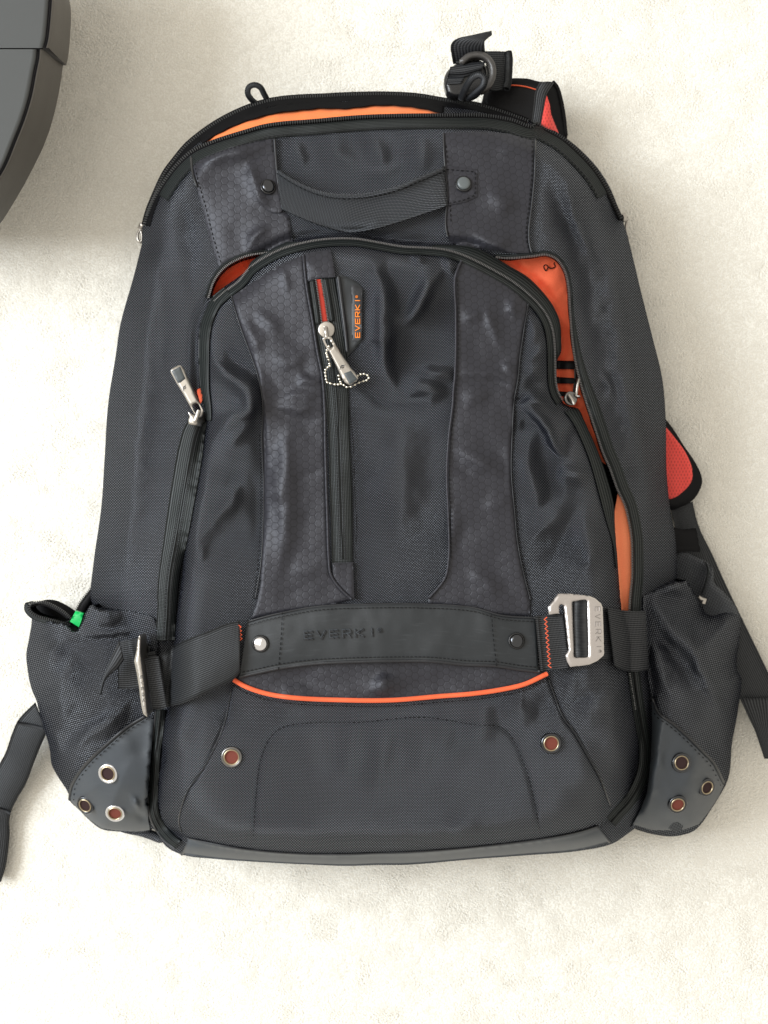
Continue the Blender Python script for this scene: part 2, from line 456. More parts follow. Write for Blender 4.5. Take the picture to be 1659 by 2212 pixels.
# pockets on the two sides
LP_OUT = c('H', (150, 410), (160, 470), (180, 530), (160, 700), (130, 870), (140, 1000), (180, 1200), (230, 1320)) + \
         c('L', (350, 260), (420, 520), (470, 700), (490, 850), (540, 950), (650, 1130), (660, 1190), (740, 1270), (840, 1370), (960, 1460), (1150, 1487), (1300, 1500), (1400, 1500))
LP_IN = c('L', (1430, 1480), (1410, 1380), (1400, 1150), (1440, 700), (1460, 400)) + c('H', (1330, 1200), (1370, 900), (1340, 530), (1200, 480), (1050, 455), (850, 448), (750, 400),
         (700, 460), (660, 545), (630, 600), (590, 650), (560, 625), (530, 595), (350, 545), (200, 490))
LP = np.vstack([smooth_path(LP_OUT, 7), smooth_path(LP_IN, 7)[:-1]])
RP_OUT = c('I', (330, 890), (440, 845), (550, 780), (700, 732), (780, 725), (840, 800), (900, 900), (950, 990), (1060, 1055), (1200, 1020), (1335, 1060),
           (1362, 1110), (1360, 1300), (1340, 1700)) + c('P', (1500, 700), (1490, 900), (1455, 1100), (1440, 1270), (1420, 1330), (1380, 1400), (1330, 1480), (1290, 1540), (1240, 1590),
           (1160, 1617), (1100, 1622), (1000, 1608), (930, 1588), (885, 1570))
RP_IN = c('P', (940, 1470), (975, 1380), (995, 1200), (1003, 1000), (1000, 850), (978, 700), (962, 500), (950, 300))
RP = np.vstack([smooth_path(RP_OUT, 7), smooth_path(RP_IN, 7)[:-1]])
LPF, RPF = [], []
_keep = FOLDS; FOLDS = LPF
FSC[:] = [2.0, 1.4]
fold('H', [(480, 740), (370, 880), (300, 1000), (240, 1090)], 5, 13)
fold('H', [(300, 780), (270, 900), (220, 1030)], -4, 12)
fold('H', [(500, 740), (700, 730), (900, 690), (1100, 650), (1310, 560)], -4, 7)
fold('H', [(620, 660), (850, 660), (1050, 640), (1300, 570)], 3.5, 7)
fold('H', [(700, 480), (780, 530), (1000, 530)], 4, 14)
fold('H', [(180, 710), (280, 670), (380, 640)], -3.5, 7)
fold('H', [(560, 850), (480, 1100), (430, 1350), (440, 1600)], 6, 28)
fold('H', [(330, 1150), (330, 1350), (380, 1550)], -4, 18)
fold('L', [(1250, 220), (1000, 450), (770, 610), (580, 780)], 6, 16)
fold('L', [(1000, 330), (800, 500), (600, 720)], -6, 16)
fold('L', [(500, 560), (560, 700), (580, 790)], 4, 12)
fold('L', [(640, 1000), (780, 820), (900, 720)], -2, 10)
fold('L', [(1330, 600), (1360, 800), (1370, 1000)], -1.5, 18)
fold('L', [(1300, 1300), (1400, 1360)], -5, 6)
fold('L', [(1290, 1220), (1320, 1200)], 3, 7)
FOLDS = RPF
fold('P', [(985, 280), (1120, 450), (1250, 600), (1340, 780), (1390, 960)], 7, 14)
fold('P', [(1010, 330), (1060, 480), (1150, 620), (1230, 800)], -5, 13)
fold('P', [(1010, 500), (1040, 650), (1100, 800)], 5, 18)
fold('P', [(1020, 265), (1100, 280), (1180, 290)], -4, 7)
fold('P', [(1060, 235), (1150, 220), (1200, 240)], 3, 8)
fold('P', [(1290, 420), (1340, 600), (1420, 800)], 3, 16)
fold('P', [(1060, 980), (1040, 1150), (1020, 1300), (960, 1470)], 4, 11)
fold('P', [(1090, 1010), (1080, 1180), (1060, 1350)], -4, 14)
fold('P', [(1250, 1150), (1230, 1300), (1240, 1450)], 3, 18)
fold('P', [(1040, 1500), (1140, 1560), (1220, 1530)], -3, 9)
fold('P', [(1300, 1000), (1380, 1150), (1410, 1260)], -3, 12)
FOLDS = _keep
LPO_s = smooth_path(LP_OUT, 10); RPO_s = smooth_path(RP_OUT, 10)
LPI_s = smooth_path(LP_IN, 10); RPI_s = smooth_path(RP_IN, 10)
def ZLPf(x, y):
    d, _ = seg_dist(x, y, LPO_s); d = np.where(inside(x, y, LP), d, 0)
    z = .012 + .083 * prof(d / 175 + .02)
    di, _ = seg_dist(x, y, LPI_s[:40]); di = np.where(inside(x, y, LP), di, 0)
    z += apply_folds(x, y, LPF) * sm(d / 22) + .0012 * vnoise(x, y, 40, 4) * sm(d / 30)
    zb = ZB(x, y) + .003
    inb = inside(x, y, BODY)
    return np.where(inb, np.maximum(z, zb), z)
def ZRPf(x, y):
    ins = inside(x, y, RP)
    d, _ = seg_dist(x, y, RPO_s[22:]); d = np.where(ins, d, 0)
    di, _ = seg_dist(x, y, RPI_s); di = np.where(ins, di, 0)
    z = .012 + .085 * prof(d / 150 + .02) * (.8 + .2 * prof(di / 40))
    z += apply_folds(x, y, RPF) * sm(d / 22) + .0012 * vnoise(x, y, 40, 5) * sm(d / 30)
    zb = ZB(x, y) + .003
    inb = inside(x, y, BODY)
    return np.where(inb, np.maximum(z, zb), z)
ZLP = Field(ZLPf, 40, 1280, 380, 1840, 3.0)
ZRP = Field(ZRPf, 1340, 1230, 1620, 1830, 3.0)

# ------------------------------------------------------------------ materials
def new_mat(name):
    m = bpy.data.materials.new(name); m.use_nodes = True
    nt = m.node_tree
    b = nt.nodes['Principled BSDF']
    return m, nt, b
def N(nt, typ, **kw):
    n = nt.nodes.new(typ)
    for k, v in kw.items(): setattr(n, k, v)
    return n
def math_n(nt, op, a, b=None, cc=None):
    n = nt.nodes.new('ShaderNodeMath'); n.operation = op
    for i, v in enumerate((a, b, cc)):
        if v is None: continue
        if isinstance(v, (int, float)): n.inputs[i].default_value = v
        else: nt.links.new(v, n.inputs[i])
    return n.outputs[0]
def uv_xy(nt, warp=0.0, wscale=.02, rot=0.0):
    uv = N(nt, 'ShaderNodeUVMap'); uv.uv_map = 'UVMap'
    v = uv.outputs[0]
    if warp:
        no = N(nt, 'ShaderNodeTexNoise'); no.inputs['Scale'].default_value = wscale; no.inputs['Detail'].default_value = 1.0
        nt.links.new(v, no.inputs['Vector'])
        sub = N(nt, 'ShaderNodeVectorMath', operation='SUBTRACT'); nt.links.new(no.outputs['Color'], sub.inputs[0]); sub.inputs[1].default_value = (.5, .5, .5)
        sc = N(nt, 'ShaderNodeVectorMath', operation='SCALE'); nt.links.new(sub.outputs[0], sc.inputs[0]); sc.inputs['Scale'].default_value = warp
        ad = N(nt, 'ShaderNodeVectorMath', operation='ADD'); nt.links.new(v, ad.inputs[0]); nt.links.new(sc.outputs[0], ad.inputs[1])
        v = ad.outputs[0]
    if rot:
        r = N(nt, 'ShaderNodeVectorRotate'); r.rotation_type = 'Z_AXIS'; nt.links.new(v, r.inputs['Vector']); r.inputs['Angle'].default_value = rot
        v = r.outputs[0]
    s = N(nt, 'ShaderNodeSeparateXYZ'); nt.links.new(v, s.inputs[0])
    return v, s.outputs[0], s.outputs[1]
def mix_col(nt, fac, c1, c2):
    m = N(nt, 'ShaderNodeMix'); m.data_type = 'RGBA'
    if isinstance(fac, (int, float)): m.inputs[0].default_value = fac
    else: nt.links.new(fac, m.inputs[0])
    for sock, v in ((m.inputs[6], c1), (m.inputs[7], c2)):
        if isinstance(v, tuple): sock.default_value = (*v, 1)
        else: nt.links.new(v, sock)
    return m.outputs[2]
def bump(nt, b, h, strength, dist, prev=None):
    n = N(nt, 'ShaderNodeBump'); n.inputs['Strength'].default_value = strength; n.inputs['Distance'].default_value = dist
    nt.links.new(h, n.inputs['Height'])
    if prev is not None: nt.links.new(prev, n.inputs['Normal'])
    nt.links.new(n.outputs[0], b.inputs['Normal'])
    return n.outputs[0]
def noise(nt, vec, scale, detail=3.0):
    n = N(nt, 'ShaderNodeTexNoise'); n.inputs['Scale'].default_value = scale; n.inputs['Detail'].default_value = detail
    if vec is not None: nt.links.new(vec, n.inputs['Vector'])
    return n.outputs['Fac']

def thread_gloss(nt, b, fac, amount, tint, rough):
    """soft gloss of a woven surface: threads shade one another, so it does not rise at grazing angles"""
    b.inputs['Specular IOR Level'].default_value = 0.0
    for l in list(b.inputs['Specular IOR Level'].links): nt.links.remove(l)
    g = N(nt, 'ShaderNodeBsdfAnisotropic') if False else N(nt, 'ShaderNodeBsdfGlossy')
    g.inputs['Roughness'].default_value = rough
    f = fac if fac is not None else None
    hi = tuple(amount * q for q in tint)
    if f is None: g.inputs['Color'].default_value = (*hi, 1)
    else: nt.links.new(mix_col(nt, f, tuple(.08 * q for q in hi), hi), g.inputs['Color'])
    if b.inputs['Normal'].links: nt.links.new(b.inputs['Normal'].links[0].from_socket, g.inputs['Normal'])
    a = N(nt, 'ShaderNodeAddShader')
    out = [n for n in nt.nodes if n.type == 'OUTPUT_MATERIAL'][0]
    nt.links.new(b.outputs[0], a.inputs[0]); nt.links.new(g.outputs[0], a.inputs[1])
    nt.links.new(a.outputs[0], out.inputs['Surface'])

def ballistic(name, dark, light, period=5.6, rot=0.0, rough=.38):
    m, nt, b = new_mat(name)
    v, x, y = uv_xy(nt, 12.0, .008, rot)
    k = 2 * math.pi / period
    row = math_n(nt, 'MULTIPLY', y, k)
    # every second row is shifted by half a thread
    par = math_n(nt, 'MULTIPLY', math_n(nt, 'FLOOR', math_n(nt, 'DIVIDE', y, period * .5)), math.pi)
    colx = math_n(nt, 'ADD', math_n(nt, 'MULTIPLY', x, k), par)
    a = math_n(nt, 'ABSOLUTE', math_n(nt, 'SINE', row))
    d = math_n(nt, 'MULTIPLY_ADD', math_n(nt, 'SINE', colx), .5, .5)
    h = math_n(nt, 'MULTIPLY', a, d)
    dirt = noise(nt, v, .01, 5.0)
    fac = math_n(nt, 'MULTIPLY', h, math_n(nt, 'MULTIPLY_ADD', dirt, .8, .55))
    nt.links.new(mix_col(nt, fac, dark, light), b.inputs['Base Color'])
    b.inputs['Roughness'].default_value = rough
    b.inputs['Sheen Weight'].default_value = .0
    b.inputs['Sheen Roughness'].default_value = .5
    b.inputs['Sheen Tint'].default_value = (.8, .85, 1, 1)
    bump(nt, b, h, .8, .0007)
    thread_gloss(nt, b, h, .225, (.87, .92, 1.0), .33)
    return m
BAL = ballistic('ballistic_nylon', (.0010, .0011, .0017), (.027, .0295, .041))
BAL2 = ballistic('ballistic_nylon_turned', (.0010, .0011, .0017), (.026, .0285, .040), rot=.12)
BAL3 = ballistic('ballistic_nylon_fine', (.004, .0045, .005), (.050, .053, .060), period=4.6, rot=-.5)

def hexmat(name, base, line):
    m, nt, b = new_mat(name)
    v, x, y = uv_xy(nt, 5.0, .01)
    # honeycomb: distance to the nearest of two interleaved lattices
    R = 9.0; a = R * 1.7320508; bb = R * 3.0 / 1.0
    W_, H_ = a * 1.0, a * 1.7320508
    def lat(ox, oy):
        px = math_n(nt, 'SUBTRACT', math_n(nt, 'FLOORED_MODULO', math_n(nt, 'ADD', x, ox), H_), H_ / 2)
        py = math_n(nt, 'SUBTRACT', math_n(nt, 'FLOORED_MODULO', math_n(nt, 'ADD', y, oy), W_), W_ / 2)
        return math_n(nt, 'ABSOLUTE', px), math_n(nt, 'ABSOLUTE', py)
    def hexd(ox, oy):
        px, py = lat(ox, oy)
        q = math_n(nt, 'ADD', math_n(nt, 'MULTIPLY', px, .8660254), math_n(nt, 'MULTIPLY', py, .5))
        return math_n(nt, 'MAXIMUM', q, py)
    d = math_n(nt, 'MINIMUM', hexd(0, 0), hexd(H_ / 2, W_ / 2))
    rim = math_n(nt, 'DIVIDE', math_n(nt, 'SUBTRACT', d, W_ / 2 - 1.6), 1.2)
    rim = math_n(nt, 'MINIMUM', math_n(nt, 'MAXIMUM', rim, 0.0), 1.0)
    n1 = noise(nt, v, .02, 3.0)
    colr = mix_col(nt, math_n(nt, 'MULTIPLY', rim, .45), base, line)
    colr = mix_col(nt, math_n(nt, 'MULTIPLY_ADD', n1, .12, -.04), colr, (base[0]*.6, base[1]*.6, base[2]*.62))
    nt.links.new(colr, b.inputs['Base Color'])
    b.inputs['Roughness'].default_value = .50
    b.inputs['Specular IOR Level'].default_value = .55
    b.inputs['Sheen Weight'].default_value = .05
    n2 = noise(nt, v, .03, 1.5)
    nb = bump(nt, b, n2, .3, .0012)
    th = math_n(nt, 'MULTIPLY', math_n(nt, 'SINE', math_n(nt, 'MULTIPLY', x, 3.2)), math_n(nt, 'SINE', math_n(nt, 'MULTIPLY', y, 3.2)))
    bump(nt, b, math_n(nt, 'ADD', math_n(nt, 'MULTIPLY', rim, -.8), math_n(nt, 'MULTIPLY', th, .1)), .35, .0004, nb)
    thread_gloss(nt, b, None, .030, (.94, .95, 1.0), .44)
    return m
HEX = hexmat('honeycomb_ripstop', (.0225, .0225, .0285), (.005, .005, .006))

def rubber(name, col, rough=.42, scuff=0.0, swap=False):
    m, nt, b = new_mat(name)
    v, x, y = uv_xy(nt)
    n1 = noise(nt, v, .05, 6.0)
    n3 = noise(nt, v, .9, 2.0)
    cc = mix_col(nt, n1, tuple(q * .92 for q in col), tuple(q * 1.1 for q in col))
    if scuff:
        mp = N(nt, 'ShaderNodeMapping'); mp.inputs['Scale'].default_value = (.22, .02, 1) if swap else (.012, .09, 1); mp.inputs['Rotation'].default_value = (0, 0, .25)
        nt.links.new(v, mp.inputs[0])
        s = noise(nt, mp.outputs[0], 1.0, 8.0)
        r = N(nt, 'ShaderNodeMapRange'); nt.links.new(s, r.inputs[0]); r.inputs[1].default_value = .58; r.inputs[2].default_value = .78
        r.inputs[3].default_value = 0; r.inputs[4].default_value = scuff
        cc = mix_col(nt, r.outputs[0], cc, (.15, .165, .18))
    nt.links.new(cc, b.inputs['Base Color'])
    nt.links.new(math_n(nt, 'MULTIPLY_ADD', n1, .08, rough - .04), b.inputs['Roughness'])
    bump(nt, b, n3, .25, .0004)
    return m
RUB = rubber('grey_rubberised_cloth', (.042, .050, .060), .50, .06)
RUBB = rubber('black_rubberised_band', (.013, .016, .019), .52, .12, True)
PIPE = rubber('black_piping', (.012, .013, .016), .42)
PLA = rubber('black_plastic', (.012, .012, .013), .22)
PLG = rubber('grey_glossy_plastic', (.055, .052, .050), .3)
FURN = rubber('dark_grey_moulded_plastic', (.047, .050, .049), .6)
FURNS = rubber('moulded_side_painted_bounce', (.095, .088, .076), .6)  # warm bounce off the carpet is painted into this lighter, browner colour
FURG = rubber('black_groove', (.02, .02, .024), .4)

def webbing(name, dark, light, per=4.2):
    m, nt, b = new_mat(name)
    v, x, y = uv_xy(nt, 1.5, .05)
    h = math_n(nt, 'MULTIPLY_ADD', math_n(nt, 'SINE', math_n(nt, 'MULTIPLY', x, 2 * math.pi / per)), .5, .5)
    h2 = math_n(nt, 'MULTIPLY_ADD', math_n(nt, 'SINE', math_n(nt, 'MULTIPLY', y, 2 * math.pi / 3.1)), .5, .5)
    hh = math_n(nt, 'MULTIPLY_ADD', h2, .35, math_n(nt, 'MULTIPLY', h, .65))
    nt.links.new(mix_col(nt, hh, dark, light), b.inputs['Base Color'])
    b.inputs['Roughness'].default_value = .58
    b.inputs['Specular IOR Level'].default_value = .32
    bump(nt, b, hh, .5, .0006)
    thread_gloss(nt, b, hh, .06, (.95, .98, 1.0), .45)
    return m
WEB = webbing('black_webbing', (.004, .0045, .005), (.028, .030, .034))
WEBR = webbing('ribbed_webbing', (.006, .0065, .0075), (.038, .040, .045), 4.6)
TAPE = webbing('zipper_tape_twill', (.006, .008, .008), (.017, .020, .020), 4.0)

def cloth(name, col, rough=.7, dots=None, sheen=.1):
    m, nt, b = new_mat(name)
    v, x, y = uv_xy(nt, 3, .03)
    n1 = noise(nt, v, .35, 3.0)
    cc = mix_col(nt, n1, tuple(q * .82 for q in col), col)
    if dots:
        k = 2 * math.pi / dots
        par = math_n(nt, 'MULTIPLY', math_n(nt, 'FLOOR', math_n(nt, 'DIVIDE', y, dots)), math.pi)
        a = math_n(nt, 'MULTIPLY', math_n(nt, 'SINE', math_n(nt, 'ADD', math_n(nt, 'MULTIPLY', x, k), par)),
                   math_n(nt, 'ABSOLUTE', math_n(nt, 'SINE', math_n(nt, 'MULTIPLY', y, k / 2))))
        a = math_n(nt, 'GREATER_THAN', a, .45)
        cc = mix_col(nt, math_n(nt, 'MULTIPLY', a, .55), cc, tuple(q * .3 for q in col))
    nt.links.new(cc, b.inputs['Base Color'])
    b.inputs['Roughness'].default_value = rough
    b.inputs['Specular IOR Level'].default_value = .25
    b.inputs['Sheen Weight'].default_value = sheen if max(col) > .1 else 0
    bump(nt, b, n1, .3, .0006)
    if max(col) < .1: thread_gloss(nt, b, None, .012, (1, 1, 1), .5)
    return m
ORG = cloth('orange_lining', (.96, .17, .075))
ORT = cloth('top_orange_lining', (.95, .225, .055))
ORL = cloth('light_orange_lining', (.96, .28, .13))
ORGD = cloth('orange_red_lining', (.90, .12, .045))
ORGP = cloth('orange_piping', (.94, .15, .055), .45)
ORGT = cloth('orange_thread', (.85, .13, .05), .6)
ORGI = cloth('orange_ink', (.95, .25, .02), .5)
RED = cloth('red_air_mesh', (.86, .085, .07), .6, 7.0)
REDD = cloth('dark_red_lining', (.42, .035, .018), .7)
GREEN = cloth('green_plastic', (.0, .48, .10), .35, None, 0)
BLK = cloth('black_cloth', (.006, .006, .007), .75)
THREAD = cloth('black_thread', (.0075, .0075, .008), .6)
THREADG = cloth('grey_thread', (.028, .028, .031), .6)
MESHD = cloth('eyelet_mesh_dark', (.045, .025, .025), .6, 3.0)
MESHR = cloth('eyelet_mesh_red', (.19, .045, .03), .6, 3.0)

def metal(name, col, rough, bmp=.15):
    m, nt, b = new_mat(name)
    b.inputs['Metallic'].default_value = 1.0
    tc = N(nt, 'ShaderNodeTexCoord')
    n1 = noise(nt, tc.outputs['Object'], 900, 3.0)
    nt.links.new(mix_col(nt, n1, tuple(q * .85 for q in col), col), b.inputs['Base Color'])
    b.inputs['Roughness'].default_value = rough
    bump(nt, b, n1, bmp, .0002)
    return m
SIL = metal('satin_silver', (.66, .62, .60), .38)
NIC = metal('antique_nickel', (.50, .47, .43), .33)
NICD = metal('dark_nickel', (.22, .215, .21), .25)
GUN = metal('gunmetal', (.085, .088, .095), .16)
LETM = metal('pressed_letters', (.34, .32, .31), .35)
BRS = metal('worn_brass_edge', (.50, .42, .29), .28)
CHR = metal('polished_steel', (.85, .85, .87), .10)
TEE = rubber('black_zipper_teeth', (.026, .028, .030), .3)
TEEB = metal('bright_zipper_teeth', (.20, .20, .205), .35)

# carpet
m, nt, b = new_mat('cream_carpet')
tc = N(nt, 'ShaderNodeTexCoord')
n1 = noise(nt, tc.outputs['Object'], 640, 5.0); n2 = noise(nt, tc.outputs['Object'], 9, 3.0); n3 = noise(nt, tc.outputs['Object'], 1400, 2.0)
cc = mix_col(nt, n1, (.70, .67, .60), (.81, .79, .725))
cc = mix_col(nt, math_n(nt, 'MULTIPLY', n2, .35), cc, (.75, .72, .645))
nt.links.new(cc, b.inputs['Base Color'])
b.inputs['Roughness'].default_value = .95
b.inputs['Specular IOR Level'].default_value = .1
b.inputs['Sheen Weight'].default_value = .15
nb = bump(nt, b, n1, .5, .0010)
bump(nt, b, n3, .4, .0008, nb)
CARPET = m
m, nt, b = new_mat('cream_pile')
tc = N(nt, 'ShaderNodeTexCoord')
n1 = noise(nt, tc.outputs['Object'], 420, 3.0); n2 = noise(nt, tc.outputs['Object'], 14, 3.0)
cc = mix_col(nt, n1, (.83, .81, .75), (.90, .885, .83))
cc = mix_col(nt, math_n(nt, 'MULTIPLY', n2, .15), cc, (.80, .765, .68))
nt.links.new(cc, b.inputs['Base Color'])
b.inputs['Roughness'].default_value = .95
b.inputs['Specular IOR Level'].default_value = .08
PILE = m

# ------------------------------------------------------------------ mesh helpers
def mesh_obj(name, V, Fc, mat, parent=None, uv=None, smooth=True, kind=None):
    me = bpy.data.meshes.new(name)
    V = np.asarray(V, np.float32)
    me.from_pydata(V.tolist(), [], [tuple(int(q) for q in f) for f in Fc])
    if uv is not None:
        l = me.uv_layers.new(name='UVMap')
        li = np.empty(len(me.loops), np.int32); me.loops.foreach_get('vertex_index', li)
        l.data.foreach_set('uv', np.asarray(uv, np.float32)[li].ravel())
    if smooth: me.polygons.foreach_set('use_smooth', [True] * len(me.polygons))
    me.materials.append(mat)
    me.update()
    o = bpy.data.objects.new(name, me)
    COL.objects.link(o)
    if parent is not None:
        o.parent = parent
        o.matrix_parent_inverse = Matrix.Translation(-Vector(parent_pos(parent)))
    if kind: o['kind'] = kind
    return o
def parent_pos(p):
    v = Vector(p.location)
    while p.parent is not None:
        p = p.parent
        v = v + Vector(p.location)
    # children of meshes at the thing's origin: meshes are left at world zero by the inverse matrix
    return v
# all part meshes are written in world coordinates; the thing's Empty stands at its base
def fix_parent(o, parent):
    o.parent = parent
    return o

def tri(poly, holes=(), step=6.0, inner=True):
    pts = [tuple(p) for p in poly]
    edges = [(i, (i + 1) % len(pts)) for i in range(len(pts))]
    polyA = np.array(poly)
    for h in holes:
        k = len(pts); hh = [tuple(p) for p in h]
        pts += hh
        edges += [(k + i, k + (i + 1) % len(hh)) for i in range(len(hh))]
    if inner:
        x0, y0 = polyA.min(0); x1, y1 = polyA.max(0)
        gy = np.arange(y0 + step * .5, y1, step * .87)
        X, Y = [], []
        for r, yy in enumerate(gy):
            xs = np.arange(x0 + (step * .5 if r % 2 else 0), x1, step)
            X.append(xs); Y.append(np.full(xs.shape, yy))
        if X:
            X = np.concatenate(X); Y = np.concatenate(Y)
            ok = inside(X, Y, polyA)
            for h in holes: ok &= ~inside(X, Y, h)
            X, Y = X[ok], Y[ok]
            d, _ = seg_dist(X, Y, polyA, True)
            for h in holes: d = np.minimum(d, seg_dist(X, Y, h, True)[0])
            k = d > step * .45
            pts += list(zip(X[k].tolist(), Y[k].tolist()))
    r = delaunay_2d_cdt([Vector((float(a), float(b_))) for a, b_ in pts], edges, [], 0, 1e-4)
    V = np.array([(q[0], q[1]) for q in r[0]])
    T = np.array([f for f in r[2] if len(f) == 3])
    cx = V[T].mean(1)
    ok = inside(cx[:, 0], cx[:, 1], polyA)
    for h in holes: ok &= ~inside(cx[:, 0], cx[:, 1], h)
    T = T[ok]
    # face up in world (y axis is flipped)
    a, b_, c_ = V[T[:, 0]], V[T[:, 1]], V[T[:, 2]]
    ar = (b_[:, 0] - a[:, 0]) * (c_[:, 1] - a[:, 1]) - (b_[:, 1] - a[:, 1]) * (c_[:, 0] - a[:, 0])
    T[ar > 0] = T[ar > 0][:, ::-1]
    return V, T

def panel(name, poly, zf, off, mat, parent, step=6.0, holes=(), thick=.0015, rp=5.0, rm=.0008, uvrot=0.0, hthick=None,
          kind=None, bottom=False, absbase=None, uvscale=1.0, inner=True, smoothp=None):
    """a sheet of cloth (or a plate) cut to an outline, laid at height zf + off, with turned edges and its own thickness"""
    poly = np.array(poly, float)
    V, T = tri(poly, holes, step, inner)
    d, _ = seg_dist(V[:, 0], V[:, 1], poly, True)
    for h in holes: d = np.minimum(d, seg_dist(V[:, 0], V[:, 1], h, True)[0])
    z = zf(V[:, 0], V[:, 1]) + off - rm * (1 - prof(d / rp))
    P = Wn(V[:, 0], V[:, 1], z)
    uvs = V.copy()
    faces = [tuple(t) for t in T]
    allP = [P]; allU = [uvs]; base = len(P)
    for ring, th in [(poly, thick)] + [(np.array(h), hthick or thick) for h in holes]:
        n = len(ring)
        zt = zf(ring[:, 0], ring[:, 1]) + off - rm
        zl = zt - th if absbase is None else np.full(n, absbase)
        A_ = Wn(ring[:, 0], ring[:, 1], zt)
        B_ = A_.copy(); B_[:, 2] = zl
        allP += [A_, B_]; allU += [ring, ring + 3.0]
        for i in range(n):
            j = (i + 1) % n
            faces.append((base + i, base + j, base + n + j, base + n + i))
        base += 2 * n
    if bottom:
        Pb = P.copy(); Pb[:, 2] = (zf(V[:, 0], V[:, 1]) + off - rm - thick) if absbase is None else absbase
        allP.append(Pb); allU.append(uvs)
        faces += [tuple(base + q for q in t[::-1]) for t in T]
    U = np.vstack(allU)
    if uvrot:
        cr, sr = math.cos(uvrot), math.sin(uvrot)
        U = np.stack([U[:, 0] * cr - U[:, 1] * sr, U[:, 0] * sr + U[:, 1] * cr], 1)
    return mesh_obj(name, np.vstack(allP), faces, mat, parent, U * uvscale, kind=kind)

def strip(name, L, R, zf, off, mat, parent, nc=5, crown=.0008, thick=.0012, lift=None, n=None, kind=None, uvw=None, closed_ends=True):
    """a tape or webbing between two edge lines"""
    L = np.array(L, float); R = np.array(R, float)
    if n is None:
        n = max(4, int(max(np.hypot(*np.diff(L, axis=0).T).sum(), np.hypot(*np.diff(R, axis=0).T).sum()) / 5))
    L = resample(L, n); R = resample(R, n)
    V = []; U = []
    s = np.r_[0, np.cumsum(np.hypot(*np.diff((L + R) / 2, axis=0).T))]
    wid = np.hypot(*(R - L).T).mean() if uvw is None else uvw
    for i in range(n):
        t = i / (n - 1)
        for j in range(nc):
            u = j / (nc - 1)
            p = L[i] * (1 - u) + R[i] * u
            z = float(np.atleast_1d(zf(np.array([p[0]]), np.array([p[1]])))[0]) if callable(zf) else zf
            z += off + crown * (1 - (2 * u - 1) ** 2)
            if lift is not None: z += lift(t, u)
            V.append(W(p[0], p[1], z)); U.append((u * wid, s[i]))
    top = n * nc
    V = np.array(V); Vb = V.copy(); Vb[:, 2] -= thick
    V = np.vstack([V, Vb]); U = np.array(U + U)
    fs = []
    cross = (L[1] - L[0])[0] * (R[0] - L[0])[1] - (L[1] - L[0])[1] * (R[0] - L[0])[0]
    for i in range(n - 1):
        for j in range(nc - 1):
            a = i * nc + j; q = (a, a + 1, a + nc + 1, a + nc)
            if cross < 0: q = q[::-1]
            q = q if cross < 0 else q
            fs.append(q); fs.append(tuple(top + k for k in q[::-1]))
        for j in (0, nc - 1):
            a = i * nc + j
            fs.append((a, a + nc, a + nc + top, a + top))
    for i in (0, n - 1):
        for j in range(nc - 1):
            a = i * nc + j
            fs.append((a, a + 1, a + 1 + top, a + top))
    return mesh_obj(name, V, fs, mat, parent, U, kind=kind)
def ribbon(name, path, width, zf, off, mat, parent, **kw):
    p = np.array(path, float)
    t = np.gradient(p, axis=0); t /= np.maximum(np.hypot(t[:, 0], t[:, 1])[:, None], 1e-6)
    nrm = np.stack([-t[:, 1], t[:, 0]], 1)
    return strip(name, p - nrm * width / 2, p + nrm * width / 2, zf, off, mat, parent, n=kw.pop('n', None) or max(3, len(p)), **kw)

def offset_path(path, d):
    p = np.array(path, float)
    t = np.gradient(p, axis=0); t /= np.maximum(np.hypot(t[:, 0], t[:, 1])[:, None], 1e-6)
    return p + np.stack([-t[:, 1], t[:, 0]], 1) * d

def tube3(name, pts, rad, mat, parent, sides=8, kind=None, flat=1.0, closed=False):
    pts = [Vector(p) for p in pts]
    n = len(pts)
    V = []; fs = []; U = []
    s = 0
    rr = rad if hasattr(rad, '__len__') else [rad] * n
    for i, p in enumerate(pts):
        a = pts[(i - 1) % n] if (closed or i > 0) else p; b_ = pts[(i + 1) % n] if (closed or i < n - 1) else p
        t = (b_ - a).normalized()
        up = Vector((0, 0, 1))
        if abs(t.z) > .95: up = Vector((0, 1, 0))
        x = t.cross(up).normalized(); y = x.cross(t)
        if i: s += (p - pts[i - 1]).length * F / .9
        for k in range(sides):
            an = 2 * math.pi * k / sides
            V.append(p + x * math.cos(an) * rr[i] + y * math.sin(an) * rr[i] * flat)
            U.append((k * 1.2, s))
    for i in range(n if closed else n - 1):
        for k in range(sides):
            a = i * sides + k; b2 = i * sides + (k + 1) % sides
            j = ((i + 1) % n) * sides
            fs.append((a, b2, j + (k + 1) % sides, j + k))
    if not closed:
        fs.append(tuple(range(sides))); fs.append(tuple((n - 1) * sides + k for k in reversed(range(sides))))
    return mesh_obj(name, [tuple(v) for v in V], fs, mat, parent, U, kind=kind)
def tube(name, path, rpx, zf, off, mat, parent, **kw):
    p = np.array(path, float)
    z = zf(p[:, 0], p[:, 1]) + off if callable(zf) else np.full(len(p), zf + off)
    return tube3(name, [W(a, b_, q) for (a, b_), q in zip(p, z)], rpx * .9 / F, mat, parent, **kw)

def frame(px, py, zf, e=7.0):
    q = lambda a, b_: Vector(W(a, b_, float(zf(a, b_)[0])))
    p = q(px, py)
    dx = q(px + e, py) - q(px - e, py); dy = q(px, py - e) - q(px, py + e)
    nrm = dx.cross(dy).normalized()
    return p, nrm, dx.normalized()

